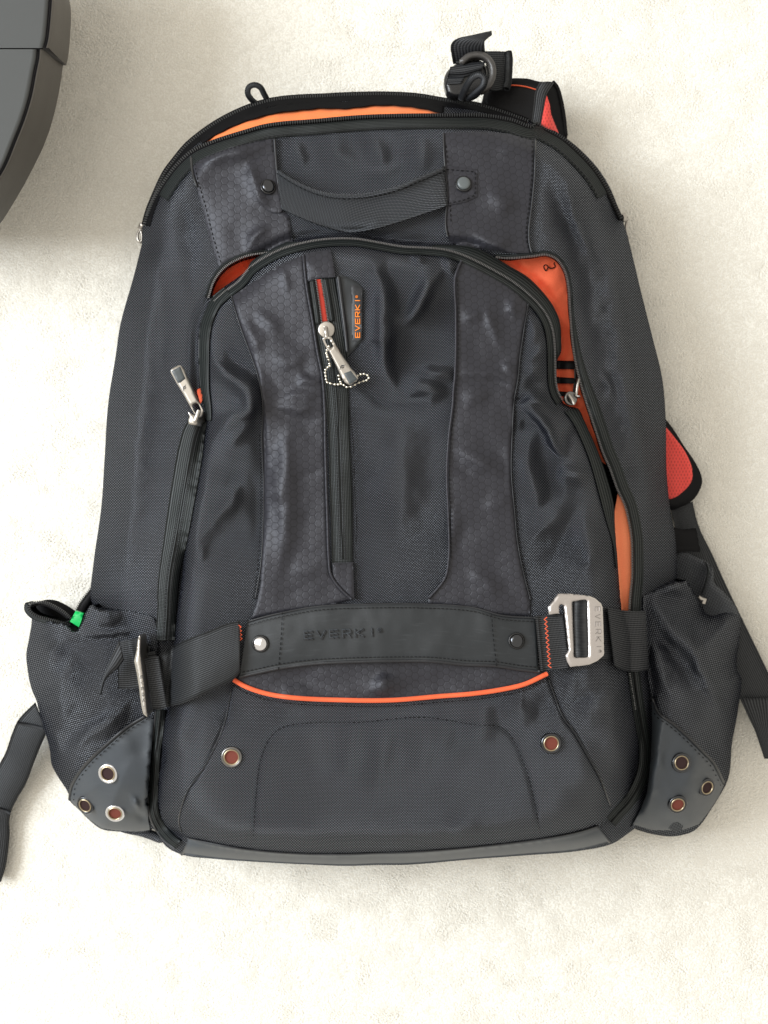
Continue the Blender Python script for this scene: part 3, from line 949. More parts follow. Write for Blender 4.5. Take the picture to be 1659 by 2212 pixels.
def boxes(name, items, mat, parent, kind='stuff'):
    """many small pieces in one mesh; item: centre, along, across, up (full vectors)"""
    V = []; fs = []
    for (p, a, b_, cc_) in items:
        k = len(V)
        for sx, sy, sz in ((-1,-1,-1),(1,-1,-1),(1,1,-1),(-1,1,-1),(-1,-1,1),(1,-1,1),(1,1,1),(-1,1,1)):
            f = .8 if sz > 0 else 1
            V.append(tuple(p + a * (sx * .5 * f) + b_ * (sy * .5 * f) + cc_ * (sz * .5)))
        fs += [(k, k+3, k+2, k+1), (k+4, k+5, k+6, k+7), (k, k+1, k+5, k+4), (k+1, k+2, k+6, k+5), (k+2, k+3, k+7, k+6), (k+3, k, k+4, k+7)]
    return mesh_obj(name, V, fs, mat, parent, np.zeros((len(V), 2)), smooth=False, kind=kind)

def along(path, pitch):
    p = np.array(path, float)
    d = np.r_[0, np.cumsum(np.hypot(*np.diff(p, axis=0).T))]
    n = max(2, int(d[-1] / pitch))
    q = resample(p, n)
    t = np.gradient(q, axis=0); t /= np.hypot(t[:, 0], t[:, 1])[:, None]
    return q, t
PX = .9 / F     # one picture unit at the height of the bag, in metres
def teeth(path, zf, off, mat, parent, length=7.5, pitch=3.7, name='zipper_teeth', hh=.0011, shift=0.0, duty=.55):
    q, t = along(path, pitch)
    it = []
    zz = zf(q[:, 0], q[:, 1]) if callable(zf) else np.full(len(q), zf)
    for (x, y), (tx, ty), z in zip(q, t, zz):
        p = Vector(W(x - ty * shift, y + tx * shift, z + off))
        a = Vector((tx, -ty, 0)) * pitch * duty * PX; b_ = Vector((ty, tx, 0)) * length * PX
        it.append((p, a, b_, Vector((0, 0, hh))))
    return boxes(name, it, mat, parent)
def stitches(path, zf, off, mat, parent, dash=6.0, gap=3.5, wd=1.5, name='stitching'):
    q, t = along(path, dash + gap)
    it = []
    zz = zf(q[:, 0], q[:, 1]) if callable(zf) else np.full(len(q), zf)
    for (x, y), (tx, ty), z in zip(q, t, zz):
        z2 = np.atleast_1d(zf(x + tx * 3, y + ty * 3))[0] if callable(zf) else zf
        p = Vector(W(x, y, z + off))
        p2 = Vector(W(x + tx * 3, y + ty * 3, float(z2) + off))
        a = (p2 - p).normalized() * dash * PX; b_ = Vector((ty, tx, 0)) * wd * PX
        it.append((p, a, b_, Vector((0, 0, .0005))))
    return boxes(name, it, mat, parent)

# letters as strokes in a unit cell (x to the right, y down)
GLY = {'E': [[(1, 0), (0, 0), (0, 1), (1, 1)], [(0, .5), (.92, .5)]],
       'V': [[(0, 0), (.5, 1), (1, 0)]],
       'R': [[(0, 1), (0, 0), (.85, 0), (1, .14), (1, .42), (.85, .56), (0, .56)], [(.5, .56), (1, 1)]],
       'K': [[(0, 0), (0, 1)], [(1, 0), (.12, .5), (1, 1)]],
       'I': [[(.5, 0), (.5, 1)]]}
def lettering(name, word, origin, ux, uy, adv, gw, gh, sw, zf, off, mat, parent, hh=.0004, reg=True):
    """origin: first letter's upper left; ux, uy: unit directions of reading and of 'down'"""
    it = []
    ux = np.array(ux, float); uy = np.array(uy, float)
    def seg(a, b_, w_):
        a = np.array(a); b_ = np.array(b_)
        t = (b_ - a); L = np.hypot(*t); t = t / L
        a = a - t * w_ * .5; b_ = b_ + t * w_ * .5
        k = max(1, int(L / 6))
        for i in range(k):
            p = a + (b_ - a) * (i + .5) / k
            z = float(zf(p[0], p[1])[0]) if callable(zf) else zf
            P_ = Vector(W(p[0], p[1], z + off))
            q = p + t * 2
            z2 = float(zf(q[0], q[1])[0]) if callable(zf) else zf
            al = (Vector(W(q[0], q[1], z2 + off)) - P_).normalized()
            it.append((P_, al * (np.hypot(*(b_ - a)) / k) * PX * 1.02, Vector((t[1], t[0], 0)) * w_ * PX, Vector((0, 0, hh))))
    x = 0
    for ch in word:
        for st in GLY[ch]:
            for a, b_ in zip(st[:-1], st[1:]):
                f = lambda p: np.array(origin) + ux * (x + p[0] * gw) + uy * (p[1] * gh)
                seg(f(a), f(b_), sw)
        x += adv * (.9 if ch != 'I' else .72)
    if reg:   # the registered mark
        r = gh * .27
        cen = np.array(origin) + ux * (x + r * .6) + uy * (r)
        pts = [cen + r * (ux * math.cos(a) + uy * math.sin(a)) for a in np.linspace(0, 2 * math.pi, 11)]
        for a, b_ in zip(pts[:-1], pts[1:]): seg(a, b_, sw * .42)
        for st in GLY['R']:
            for a, b_ in zip(st[:-1], st[1:]):
                f = lambda p: cen + ux * ((p[0] - .5) * r * .75) + uy * ((p[1] - .5) * r * .95)
                seg(f(a), f(b_), sw * .3)
    return boxes(name, it, mat, parent, kind=None)

def lathe(name, prof_, p, nrm, ref, mat, parent, seg=28, sx=1.0, sy=1.0, cap=True):
    """prof_: (radius m, height m); turned about the surface normal"""
    z = nrm.normalized(); x = (ref - z * ref.dot(z)).normalized(); y = z.cross(x)
    V = []; fs = []; U = []
    for r, h in prof_:
        for k in range(seg):
            a = 2 * math.pi * k / seg
            V.append(tuple(p + x * (math.cos(a) * r * sx) + y * (math.sin(a) * r * sy) + z * h))
            U.append((math.cos(a) * r / PX, math.sin(a) * r / PX))
    for i in range(len(prof_) - 1):
        for k in range(seg):
            a = i * seg + k; b_ = i * seg + (k + 1) % seg
            fs.append((a, b_, b_ + seg, a + seg))
    if cap and prof_[-1][0] > 1e-6: fs.append(tuple((len(prof_) - 1) * seg + k for k in range(seg)))
    return mesh_obj(name, V, fs, mat, parent, U)

def tag(o, label=None, cat=None, group=None, kind=None):
    if label: o['label'] = label
    if cat: o['category'] = cat
    if group: o['group'] = group
    if kind: o['kind'] = kind
    return o
def thing(name, loc, label, cat):
    o = bpy.data.objects.new(name, None); COL.objects.link(o)
    o.location = loc; o.empty_display_size = .05
    tag(o, label, cat)
    bpy.context.view_layer.update()
    return o

# ------------------------------------------------------------------ carpet
def build_carpet():
    xs = np.unique(np.r_[np.linspace(-2.4, -.40, 24), np.arange(-.40, .40, .0013), np.linspace(.40, 2.4, 24)])
    ys = np.unique(np.r_[np.linspace(-2.4, -.47, 24), np.arange(-.47, .47, .0013), np.linspace(.47, 2.4, 24)])
    X, Y = np.meshgrid(xs, ys)
    f = np.clip((.44 - np.abs(X)) / .05, 0, 1) * np.clip((.50 - np.abs(Y)) / .05, 0, 1)
    x, y = X.ravel(), Y.ravel()
    z = .0005 * vnoise(x, y, .0030, 21) + .0005 * vnoise(x + .7 * y, y - .7 * x, .0023, 22) + .0002 * vnoise(x, y, .009, 23) + .0002 * vnoise(x, y, .07, 24)
    z = .6 * z * f.ravel()
    nx, ny = len(xs), len(ys)
    i = np.arange(nx * ny).reshape(ny, nx)
    q = np.stack([i[:-1, :-1], i[:-1, 1:], i[1:, 1:], i[1:, :-1]], -1).reshape(-1, 4)
    me = bpy.data.meshes.new('carpet')
    me.vertices.add(nx * ny); me.vertices.foreach_set('co', np.stack([x, y, z], 1).astype(np.float32).ravel())
    me.loops.add(q.size); me.loops.foreach_set('vertex_index', q.astype(np.int32).ravel())
    me.polygons.add(len(q)); me.polygons.foreach_set('loop_start', (np.arange(len(q)) * 4).astype(np.int32))
    me.polygons.foreach_set('use_smooth', [True] * len(q))
    me.update(calc_edges=True)
    me.materials.append(CARPET)
    o = bpy.data.objects.new('carpet', me); COL.objects.link(o)
    tag(o, 'cream short pile carpet under the backpack', kind='structure')
build_carpet()
def build_pile():
    """short soft tufts all over the part of the carpet that can be seen"""
    r = np.random.RandomState(5)
    st = .0015
    gx, gy = np.meshgrid(np.arange(-.345, .345, st), np.arange(-.44, .44, st))
    x = gx.ravel() + r.uniform(-.6, .6, gx.size) * st; y = gy.ravel() + r.uniform(-.6, .6, gx.size) * st
    # none in the middle of the backpack, where nothing of it shows
    px = CX + x * F / H; py = CY - y * F / H
    k = ~((px > 420) & (px < 1240) & (py > 420) & (py < 1680))
    x, y = x[k], y[k]; n = len(x)
    lean = .0007 + .0003 * vnoise(x, y, .02, 51)
    ang = 2.2 + 1.3 * vnoise(x, y, .012, 52)
    h = .0009 + .0002 * vnoise(x, y, .006, 53) + r.uniform(-.0002, .0002, n)
    tx = x + np.cos(ang) * lean + r.uniform(-.0005, .0005, n); ty = y + np.sin(ang) * lean + r.uniform(-.0005, .0005, n)
    rad = .00125
    a0 = r.uniform(0, 6.28, n)
    V = np.zeros((n, 5, 3), np.float32)
    for q in range(4):
        V[:, q, 0] = x + np.cos(a0 + q * 1.5708) * rad; V[:, q, 1] = y + np.sin(a0 + q * 1.5708) * rad; V[:, q, 2] = -.0006
    V[:, 4, 0] = tx; V[:, 4, 1] = ty; V[:, 4, 2] = h
    base = (np.arange(n) * 5)[:, None, None]
    Fc = (base + np.array([[0, 1, 4], [1, 2, 4], [2, 3, 4], [3, 0, 4]])[None]).reshape(-1, 3)
    me = bpy.data.meshes.new('carpet_pile')
    me.vertices.add(n * 5); me.vertices.foreach_set('co', V.ravel())
    me.loops.add(Fc.size); me.loops.foreach_set('vertex_index', Fc.astype(np.int32).ravel())
    me.polygons.add(len(Fc)); me.polygons.foreach_set('loop_start', (np.arange(len(Fc)) * 3).astype(np.int32))
    me.polygons.foreach_set('use_smooth', [True] * len(Fc))
    me.update(calc_edges=True)
    me.materials.append(PILE)
    o = bpy.data.objects.new('carpet_pile', me); COL.objects.link(o)
    tag(o, 'fine cream carpet pile all around the backpack', kind='stuff')
build_pile()

# ------------------------------------------------------------------ furniture in the corner
def build_furniture():
    t = thing('furniture_top', W(-420, 0, 0), 'rounded dark grey moulded furniture edge with a seam in the top left corner', 'furniture')
    zt, zb = .130, .080
    def loft(name, top, bot, mat_top, mats, grow):
        n = 44
        T = resample(smooth_path(top, 6), n); B = resample(smooth_path(bot, 6), n)
        rows = []
        def row(P, z, dx=0, far=None):
            Q = P.copy()
            if far is not None: Q[:, 0] = far
            Q[:, 0] += dx
            rows.append(([W(a, b_, z) for a, b_ in Q], Q))
        row(T, zt + .0015, 0, -900); row(T, zt + .0015, -22); row(T, zt + .0018, -14); row(T, zt + .0004, -11.5)
        row(T, zt - .0022, -9.5); row(T, zt - .0022, -6.5); row(T, zt + .0002, -4); row(T, zt - .0002, -1); row(T, zt - .002, 1.5)
        M1 = T * .75 + B * .25; row(M1, zt - .014, 1); row(T * .4 + B * .6, zt - .032); row(B, zb + .002, 0); row(B, zb, -2)
        row(B, zb, 0, -900)
        def mk(nm, r0, r1, mat, parent):
            V = []; U = []; fs = []
            for r in range(r0, r1 + 1):
                V += rows[r][0]; U += [tuple(u) for u in (rows[r][1] + np.array([0, r * 3]))]
            for r in range(r1 - r0):
                for i in range(n - 1):
                    a = r * n + i
                    fs.append((a, a + 1, a + n + 1, a + n))
            # end faces
            return mesh_obj(nm, V, fs, mat, parent, U)
        o = mk(name, 0, 3, mat_top, t)
        mk('edge_groove', 3, 6, FURG, t)
        mk('side_band', 6, 13, FURNS, t)
        far = [rows[0][0], rows[13][0]]
        mesh_obj('far_side', far[0] + far[1], [(i, i + 1, n + i + 1, n + i) for i in range(n - 1)], FURNS, t, np.zeros((2 * n, 2)), smooth=False)
        # close the end that shows
        for e_ in (0, -1):
            V = [rows[r][0][e_] for r in range(0, 14)]
            mesh_obj('end_face', V, [tuple(range(len(V)))], FURG, t, np.zeros((len(V), 2)), smooth=False)
    loft('lower_cover', c('R', (412, 484), (408, 560), (380, 700), (332, 950), (262, 1180), (175, 1400), (85, 1620), (0, 1765), (-70, 1850), (-300, 1900)),
         c('R', (620, 640), (606, 750), (570, 960), (522, 1160), (470, 1330), (400, 1500), (320, 1660), (230, 1830), (100, 2050), (0, 2200), (-70, 2260), (-300, 2290)), FURN, None, 0)
    loft('upper_cover', c('R', (560, -900), (540, -400), (530, 0), (515, 200), (492, 400), (472, 472)),
         c('R', (700, -900), (690, -300), (680, -20), (697, 90), (690, 350), (670, 560), (652, 642)), FURN, None, 0)
    # a leg outside the picture carries it
    p = Vector(W(-420, 60, 0))
    lathe('leg', [(.022, 0), (.022, .01), (.018, .02), (.018, .09)], p, Vector((0, 0, 1)), Vector((1, 0, 0)), FURG, t)
build_furniture()

# ------------------------------------------------------------------ backpack
bag = thing('backpack', (0, 0, 0), 'large black nylon backpack with orange lining lying open on the cream carpet', 'backpack')

# ---- main body
SLIT = smooth_path(c('C', (342, 452), (380, 450), (410, 620), (438, 790), (425, 830), (392, 815), (368, 640)), 5, True, True)
body = panel('main_body', BODY, ZB, 0, BAL, bag, step=5.0, holes=[GAPR, GAPL, TOPGAP], thick=.05, absbase=None, hthick=.022, rp=6, rm=.002)
# wall of the body down to the carpet
n = len(BODY)
zt = ZB(BODY[:, 0], BODY[:, 1]) - .003
A_ = Wn(BODY[:, 0], BODY[:, 1], zt); B_ = A_.copy(); B_[:, 2] = .001
mesh_obj('side_wall', np.vstack([A_, B_]), [(i, (i + 1) % n, n + (i + 1) % n, n + i) for i in range(n)], BAL2, bag, np.vstack([BODY, BODY + 20]))

# linings seen through the openings
def grow(poly, d):
    poly = np.array(poly); t = np.roll(poly, -1, 0) - np.roll(poly, 1, 0); t /= np.maximum(np.hypot(t[:, 0], t[:, 1])[:, None], 1e-6)
    nn = np.stack([-t[:, 1], t[:, 0]], 1)
    tst = poly + nn * 1.0
    s = -1 if inside(tst[:, 0], tst[:, 1], poly).mean() > .5 else 1
    return poly + nn * d * s
lz = lambda x, y: ZB(x, y) - .010 + .0018 * vnoise(x, y, 30, 31) + .0012 * vnoise(x, y, 13, 32)
up = smooth_path(c('D', (560, 240), (900, 225), (1050, 225), (1170, 330), (1210, 600), (1240, 900), (1265, 1120), (1310, 1330), (1380, 1560)) +
                 c('E', (650, 560), (720, 760), (640, 720), (560, 540), (470, 340), (400, 270)) +
                 c('D', (1080, 1480), (1070, 1250), (1080, 1000), (1080, 820), (1000, 640), (850, 480), (700, 390)), 8, True)
panel('pocket_lining', up, lz, 0, ORG, bag, step=6)
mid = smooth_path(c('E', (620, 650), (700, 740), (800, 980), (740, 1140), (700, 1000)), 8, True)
panel('pocket_lining_painted_shade', mid, lambda x, y: ZB(x, y) - .020, 0, BLK, bag, step=8)  # black sheet paints the shade deep inside the opening
low = smooth_path(c('E', (770, 985), (800, 1020), (840, 1090), (872, 1210), (895, 1360), (905, 1560)) + c('I', (225, 680), (200, 850), (185, 1120), (96, 1120), (62, 700), (50, 480)) +
                  c('E', (752, 1400), (744, 1260), (744, 1130)), 6, True, True)
panel('orange_flap', low, ZB, -.003, ORL, bag, step=6, rm=.0005, thick=.002)
panel('side_lining', grow(GAPL, 5), lambda x, y: ZB(x, y) - .014, 0, ORGD, bag, step=6)
tz = lambda x, y: ZB(x, y) - .004 + .0016 * vnoise(x, y, 24, 33)
panel('top_lining', grow(TOPGAP, 4), tz, 0, ORT, bag, step=5)
# binding along the upper edge of the lining
ribbon('lining_binding', offset_path(smooth_path(TOPGAP_UP, 6), -7) + np.stack([np.zeros(len(smooth_path(TOPGAP_UP, 6))), 0.7 * np.sin(np.arange(len(smooth_path(TOPGAP_UP, 6))) * .9)], 1),
       15, ZB, .001, BLK, bag, crown=.002)
# elastic loops inside the pocket
for k, (y0, y1) in enumerate(((1120, 1195), (1255, 1315), (1370, 1420))):
    strip('elastic_loop', c('D', (1075, y0 + 4), (1260, y0 + 8 + 8 * k)), c('D', (1075, y1), (1270 + 6 * k, y1)), ZB, -.006, BLK, bag, crown=.001, n=8)
strip('inner_binding', c('D', (1238, 1110), (1240, 1260), (1225, 1400)), c('D', (1262, 1110), (1262, 1260), (1240, 1400)), ZB, -.006, TAPE, bag, n=10)
tube('loose_thread', smooth_path(c('D', (1090, 290), (1070, 320), (1080, 345), (1040, 360), (1000, 330), (985, 345), (1005, 380), (1020, 350)), 3), 1.3, ZB, -.010, THREAD, bag, sides=5)

# ---- front pocket
pocket = panel('front_pocket', FPO, ZB, .0016, BAL, bag, step=5.0, holes=[], rp=7, rm=.0018, thick=.016, uvrot=.05)

# honeycomb straps above
STEP_ = 0
SL = smooth_path(c('A', (548, 678), (640, 628), (900, 562), (1238, 527), (1248, 640), (1256, 745), (1272, 900), (1310, 1130), (1358, 1165), (1375, 1260), (1390, 1378), (1230, 1455),
                   (1050, 1472), (900, 1520), (782, 1588), (760, 1540), (700, 1350), (640, 1100), (592, 930), (560, 820)), 7, True, True)
hs = panel('honeycomb_strap', SL, ZB, .0016, HEX, bag, step=5)
SR = smooth_path(c('B', (150, 932), (500, 925), (720, 945), (914, 985), (912, 1250), (890, 1500), (884, 1659)) + c('D', (862, 60), (868, 160), (888, 236), (700, 232), (480, 200), (250, 162), (205, 150), (185, 95), (168, 0)) +
                 c('B', (180, 1450), (165, 1250)), 7, True, True)
hsr = panel('honeycomb_strap', SR, ZB, .0016, HEX, bag, step=5, uvrot=.1)
stitches(smooth_path(c('A', (575, 700), (600, 860), (625, 950), (672, 1110), (732, 1350), (790, 1545)), 6), ZB, .002, THREAD, hs)
stitches(smooth_path(c('A', (1215, 545), (1228, 745), (1245, 900), (1285, 1120)), 6), ZB, .002, THREADG, hs)
stitches(smooth_path(c('A', (1345, 1190), (1368, 1360)), 6), ZB, .002, THREADG, hs)
stitches(smooth_path(c('B', (175, 1050), (195, 1250), (205, 1450), (215, 1659)), 6), ZB, .002, THREAD, hsr)
stitches(smooth_path(c('B', (890, 1010), (888, 1250), (868, 1500)) + c('D', (840, 100), (866, 215)), 6), ZB, .002, THREAD, hsr)
tube('edge_fold', smooth_path(c('A', (1240, 527), (1256, 745), (1272, 900), (1310, 1125)), 6), 3.2, ZB, .0024, PIPE, hs)
tube('edge_fold', smooth_path(c('A', (548, 680), (562, 820), (596, 930)), 6), 3.0, ZB, .0022, PIPE, hs)
tube('edge_fold', smooth_path(c('B', (152, 935), (155, 1050), (168, 1250), (183, 1450)) + c('D', (170, 0), (186, 95)), 6), 2.6, ZB, .0022, PIPE, hsr)
tube('edge_fold', smooth_path(c('B', (914, 990), (912, 1250), (890, 1500)) + c('D', (862, 60), (868, 160), (886, 234)), 6), 2.4, ZB, .0022, PIPE, hsr)
# patches under the rivets
PL = smooth_path(c('A', (1120, 690), (1235, 640), (1250, 745), (1268, 900), (1305, 1125), (1270, 1145), (1130, 1080), (1090, 1020), (1060, 880), (1025, 800), (1040, 720)), 6, True)
pl = panel('rivet_patch', PL, ZB, .0036, HEX, bag, step=5, uvrot=.3)
PR = smooth_path(c('T', (1000, 775), (1075, 790), (1160, 800), (1162, 940), (1100, 968), (1010, 985)), 6, True, True)
pr = panel('rivet_patch', PR, ZB, .0030, HEX, bag, step=5, uvrot=.1)
stitches(smooth_path(c('T', (1010, 800), (1150, 812), (1150, 932), (1100, 955), (1020, 972)), 6, sharp=True), ZB, .0036, THREAD, pr)

# handle
HU = smooth_path(c('T', (135, 795), (220, 850), (350, 908), (480, 925), (620, 915), (750, 885), (880, 830), (992, 783)), 5)
HL = smooth_path(c('T', (160, 1000), (250, 1042), (400, 1098), (500, 1121), (600, 1112), (750, 1072), (900, 1022), (1008, 985)), 5)
def hl(t, u): return .017 * math.sin(math.pi * t) ** .8 * (1 - .45 * u) + .002
HU = resample(HU, 80); HL = resample(HL, 80)
handle = strip('carry_handle', HU, HL, ZB, .002, BAL3, bag, nc=12, crown=.0015, thick=.0025, lift=hl, n=80)
strip('handle_binding', HU, HU * .88 + HL * .12, ZB, .0032, BAL3, handle, nc=4, crown=.001, thick=.003, lift=lambda t, u: hl(t, .1 * u) + .0006, n=80)
stitches((HU * .86 + resample(HL, len(HU)) * .14), lambda x, y: ZB(x, y) + .019 * np.sin(np.pi * np.clip((x - 600) / 360, 0, 1)) ** .8, .0048, THREAD, handle, wd=1.2)

def rivet(px, py, zf, off, r, mat, cap, parent, name='rivet'):
    p, nn, dx = frame(px, py, zf)
    p = p + nn * off
    o = lathe(name, [(r * 1.25, 0), (r * 1.28, .0006), (r * 1.05, .0012), (r * .98, .0006)], p, nn, dx, PLA, parent)
    lathe('rivet_cap', [(r * .98, .0004), (r, .0016), (r * .93, .0023), (r * .6, .0026), (0.0005, .0027)], p, nn, dx, cap, o)
    return o
rivet(577, 409, ZB, .004, .0042, PLA, GUN, bag)
rivet(1000, 402, ZB, .0034, .0044, PLA, rubber('slate_cap', (.10, .115, .12), .3), bag)

# ---- zipper of the main compartment
ribbon('rear_zipper_tape', offset_path(REAR_T, 3), 19, ZB, .0010, BLK, bag, crown=.001)
teeth(REAR_T, ZB, .0034, TEE, bag, length=9, pitch=5.2, hh=.0022, duty=.45)
ft_top = FRONT_T[(FRONT_T[:, 1] < 420)]
ribbon('front_zipper_tape', offset_path(ft_top, 16), 26, ZB, .0012, TAPE, bag, crown=.001)
ribbon('front_zipper_fold', offset_path(FRONT_T, 1), 11, ZB, .0012, BLK, bag, crown=.001)
teeth(FRONT_T, ZB, .0042, TEE, bag, length=9, pitch=5.2, hh=.0022, duty=.45)
stitches(offset_path(ft_top, 25), ZB, .0024, THREADG, bag)

# sliders at the two ends of the main zipper
def small_slider(pts, zz, parent):
    o = tube3('zipper_slider', [W(a, b_, zz) for a, b_ in pts[:2]], .0026, NIC, parent, sides=8, flat=.6)
    tube3('pull_ring', [W(a, b_, zz - .004) for a, b_ in smooth_path(pts[1:], 3)], .0010, NIC, o, sides=6)
small_slider(c('A', (150, 1230), (130, 1280), (105, 1320), (110, 1370), (130, 1390), (140, 1340), (132, 1290)), .040, bag)
small_slider(c('S', (832, 220), (850, 265), (862, 240), (855, 300), (868, 360), (838, 320), (832, 270)), .040, bag)

# cord loops
def cord(pts, z0, z1, parent, r=.0021):
    p = smooth_path(pts, 3)
    zz = z0 + (z1 - z0) * np.sin(np.linspace(0, math.pi, len(p)))
    m_ = tube3('cord_loop', [W(a, b_, z) for (a, b_), z in zip(p, zz)], r, WEBR, parent, sides=8)
cord(c('A', (1110, 250), (1050, 205), (1018, 150), (1030, 100), (1075, 82), (1120, 100), (1155, 160), (1185, 215)), .050, .062, bag)
cord(c('B', (300, 650), (350, 540), (400, 475), (450, 455), (490, 480), (485, 540), (430, 600), (355, 650)), .075, .095, bag, .0024)

# ---- zipper of the front pocket
# body side rows
BR = smooth_path(GAPR_OUT, 5)
teeth(BR, ZB, .0016, TEEB, bag, length=6, pitch=3.6, duty=.6)
tube('zipper_cord', offset_path(BR, -5), 3.2, ZB, .0008, TAPE, bag)
_b = BR[BR[:, 1] > 640]; _tt = np.linspace(0, 1, len(_b))[:, None]
strip('side_zipper_tape', offset_path(_b, -4), offset_path(_b, -5) * (1 - np.minimum(1, _tt * 3)) + offset_path(_b, -25) * np.minimum(1, _tt * 3), ZB, .0012, TAPE, bag, crown=.0012)
BL = smooth_path(GAPL_OUT, 5)
teeth(BL, ZB, .0016, TEEB, bag, length=6, pitch=3.8, duty=.6)
tube('zipper_cord', offset_path(BL, -5), 3.2, ZB, .0008, TAPE, bag)
# flap side row, with the rolled tape outside and the flat tape inside
FT = smooth_path(c('U', (262, 505), (345, 432), (420, 375), (500, 280), (600, 212), (700, 162), (850, 118), (1000, 94), (1200, 92), (1350, 116), (1500, 142)) +
                 c('D', (60, 192), (170, 205), (300, 243), (450, 312), (600, 392), (720, 464), (850, 565), (950, 664), (1020, 765), (1058, 870), (1075, 1000), (1080, 1150), (1085, 1300), (1110, 1400), (1145, 1455)), 5)
teeth(FT, ZB, .0050, TEEB, bag, length=5.5, pitch=3.5, duty=.6)
ribbon('flap_tape_inner', offset_path(FT, 9), 13, ZB, .0036, TAPE, bag, crown=.0012)
OUTR = smooth_path(c('D', (60, 165), (280, 168), (380, 180), (480, 214), (580, 272), (700, 342), (850, 432), (980, 560), (1068, 682), (1118, 800), (1129, 950), (1122, 1055), (1100, 1105)), 5)
INR = smooth_path(c('D', (60, 186), (180, 198), (310, 238), (450, 304), (600, 382), (722, 454), (856, 553), (960, 655), (1030, 758), (1068, 865), (1085, 1000), (1090, 1060), (1092, 1110)), 5)
strip('flap_tape_outer', OUTR, INR, ZB, .0030, TAPE, bag, crown=.0028, nc=7, thick=.003)
OUTL = smooth_path(c('U', (480, 300), (500, 250), (560, 205), (650, 155), (745, 110)), 5)
INL = smooth_path(c('U', (495, 292), (540, 250), (595, 206), (695, 156), (840, 114)), 5)
strip('flap_tape_outer', OUTL, INL, ZB, .0030, TAPE, bag, crown=.0026, nc=7, thick=.003)
# left tape of the flap
LT_L = smooth_path(c('U', (330, 412), (250, 475), (205, 560), (172, 640), (156, 750), (158, 950), (168, 1080), (190, 1200), (210, 1300)), 5)
LT_R = smooth_path(c('U', (370, 455), (310, 520), (270, 590), (240, 680), (228, 780), (225, 950), (228, 1100), (240, 1220), (240, 1300)), 5)
strip('flap_tape_left', LT_L, LT_R, ZB, .0036, TAPE, bag, crown=.0022, nc=7, thick=.003)
panel('lining_glimpse', smooth_path(c('U', (148, 1092), (176, 1086), (184, 1150), (168, 1185), (158, 1150)), 4, True), ZB, .0034, ORG, bag, step=4)
# closed part of the left zipper
ZLL = smooth_path(c('Q', (822, 560), (735, 660), (688, 800), (650, 1000), (590, 1400), (545, 1800)) + c('N', (1045, 350), (1030, 600)), 6)
ZLR = smooth_path(c('Q', (872, 650), (842, 900), (790, 1200), (742, 1450)) + c('N', (1195, 150), (1175, 350), (1160, 600)), 6)
zt_ = strip('closed_zipper_tape', ZLL, ZLR, ZB, .0030, TAPE, bag, crown=.0008, nc=9, thick=.003)
mid_ = resample(ZLL, 120) * .47 + resample(ZLR, 120) * .53
tube('zipper_seam', mid_, 1.0, ZB, .0040, THREAD, zt_)
stitches(mid_ + np.array([5.5, 0]), ZB, .0040, THREADG, zt_, dash=2.2, gap=2.5, wd=3.0)
stitches(mid_ - np.array([5.5, 0]), ZB, .0040, THREADG, zt_, dash=2.2, gap=2.5, wd=3.0)
# lower left zipper, curving into the corner
zl2 = smooth_path(c('N', (1065, 1060), (1050, 1200), (1030, 1350), (1020, 1500), (1012, 1650), (1025, 1760), (1070, 1850), (1130, 1920), (1180, 1960)), 6)
z2 = ribbon('lower_zipper_tape', zl2, 22, ZB, .0035, TAPE, bag, crown=.003, nc=7, thick=.003)
tube('zipper_seam', zl2 + np.array([1.0, 0]), 1.2, ZB, .0064, THREAD, z2)
tube('zipper_cord', offset_path(zl2, 9.5), 3.4, ZB, .0040, PIPE, z2)
# right lower zipper
zr2 = smooth_path(c('P', (900, 690), (920, 850), (945, 1000), (965, 1120), (962, 1230), (925, 1340), (870, 1430), (805, 1500), (770, 1540)), 6)
z3 = ribbon('lower_zipper_tape', zr2, 26, ZB, .0030, TAPE, bag, crown=.002, nc=7, thick=.003)
tube('zipper_seam', zr2, 1.2, ZB, .0054, THREAD, z3)
stitches(offset_path(zr2, 5), ZB, .0050, THREAD, z3, dash=2.2, gap=2.5, wd=2.5)
teeth(smooth_path(c('P', (876, 700), (885, 760), (900, 850), (908, 900)), 4), ZB, .005, TEEB, z3, length=4, pitch=3.5)
# tape on the pocket side of the right gap
PTL = smooth_path(c('E', (330, 300), (395, 385), (455, 500), (530, 680), (595, 900), (672, 1190), (730, 1400), (755, 1600)), 6)
PTR = smooth_path(c('E', (440, 275), (500, 400), (600, 622), (680, 850), (738, 1082), (745, 1250), (758, 1450), (768, 1600)), 6)
pt = strip('pocket_edge_tape', PTL, PTR, ZB, .0034, TAPE, bag, crown=.002, nc=7, thick=.003)
stitches(offset_path(PTR, 5)[:90], ZB, .0042, THREADG, pt, dash=2.0, gap=2.6, wd=2.0)

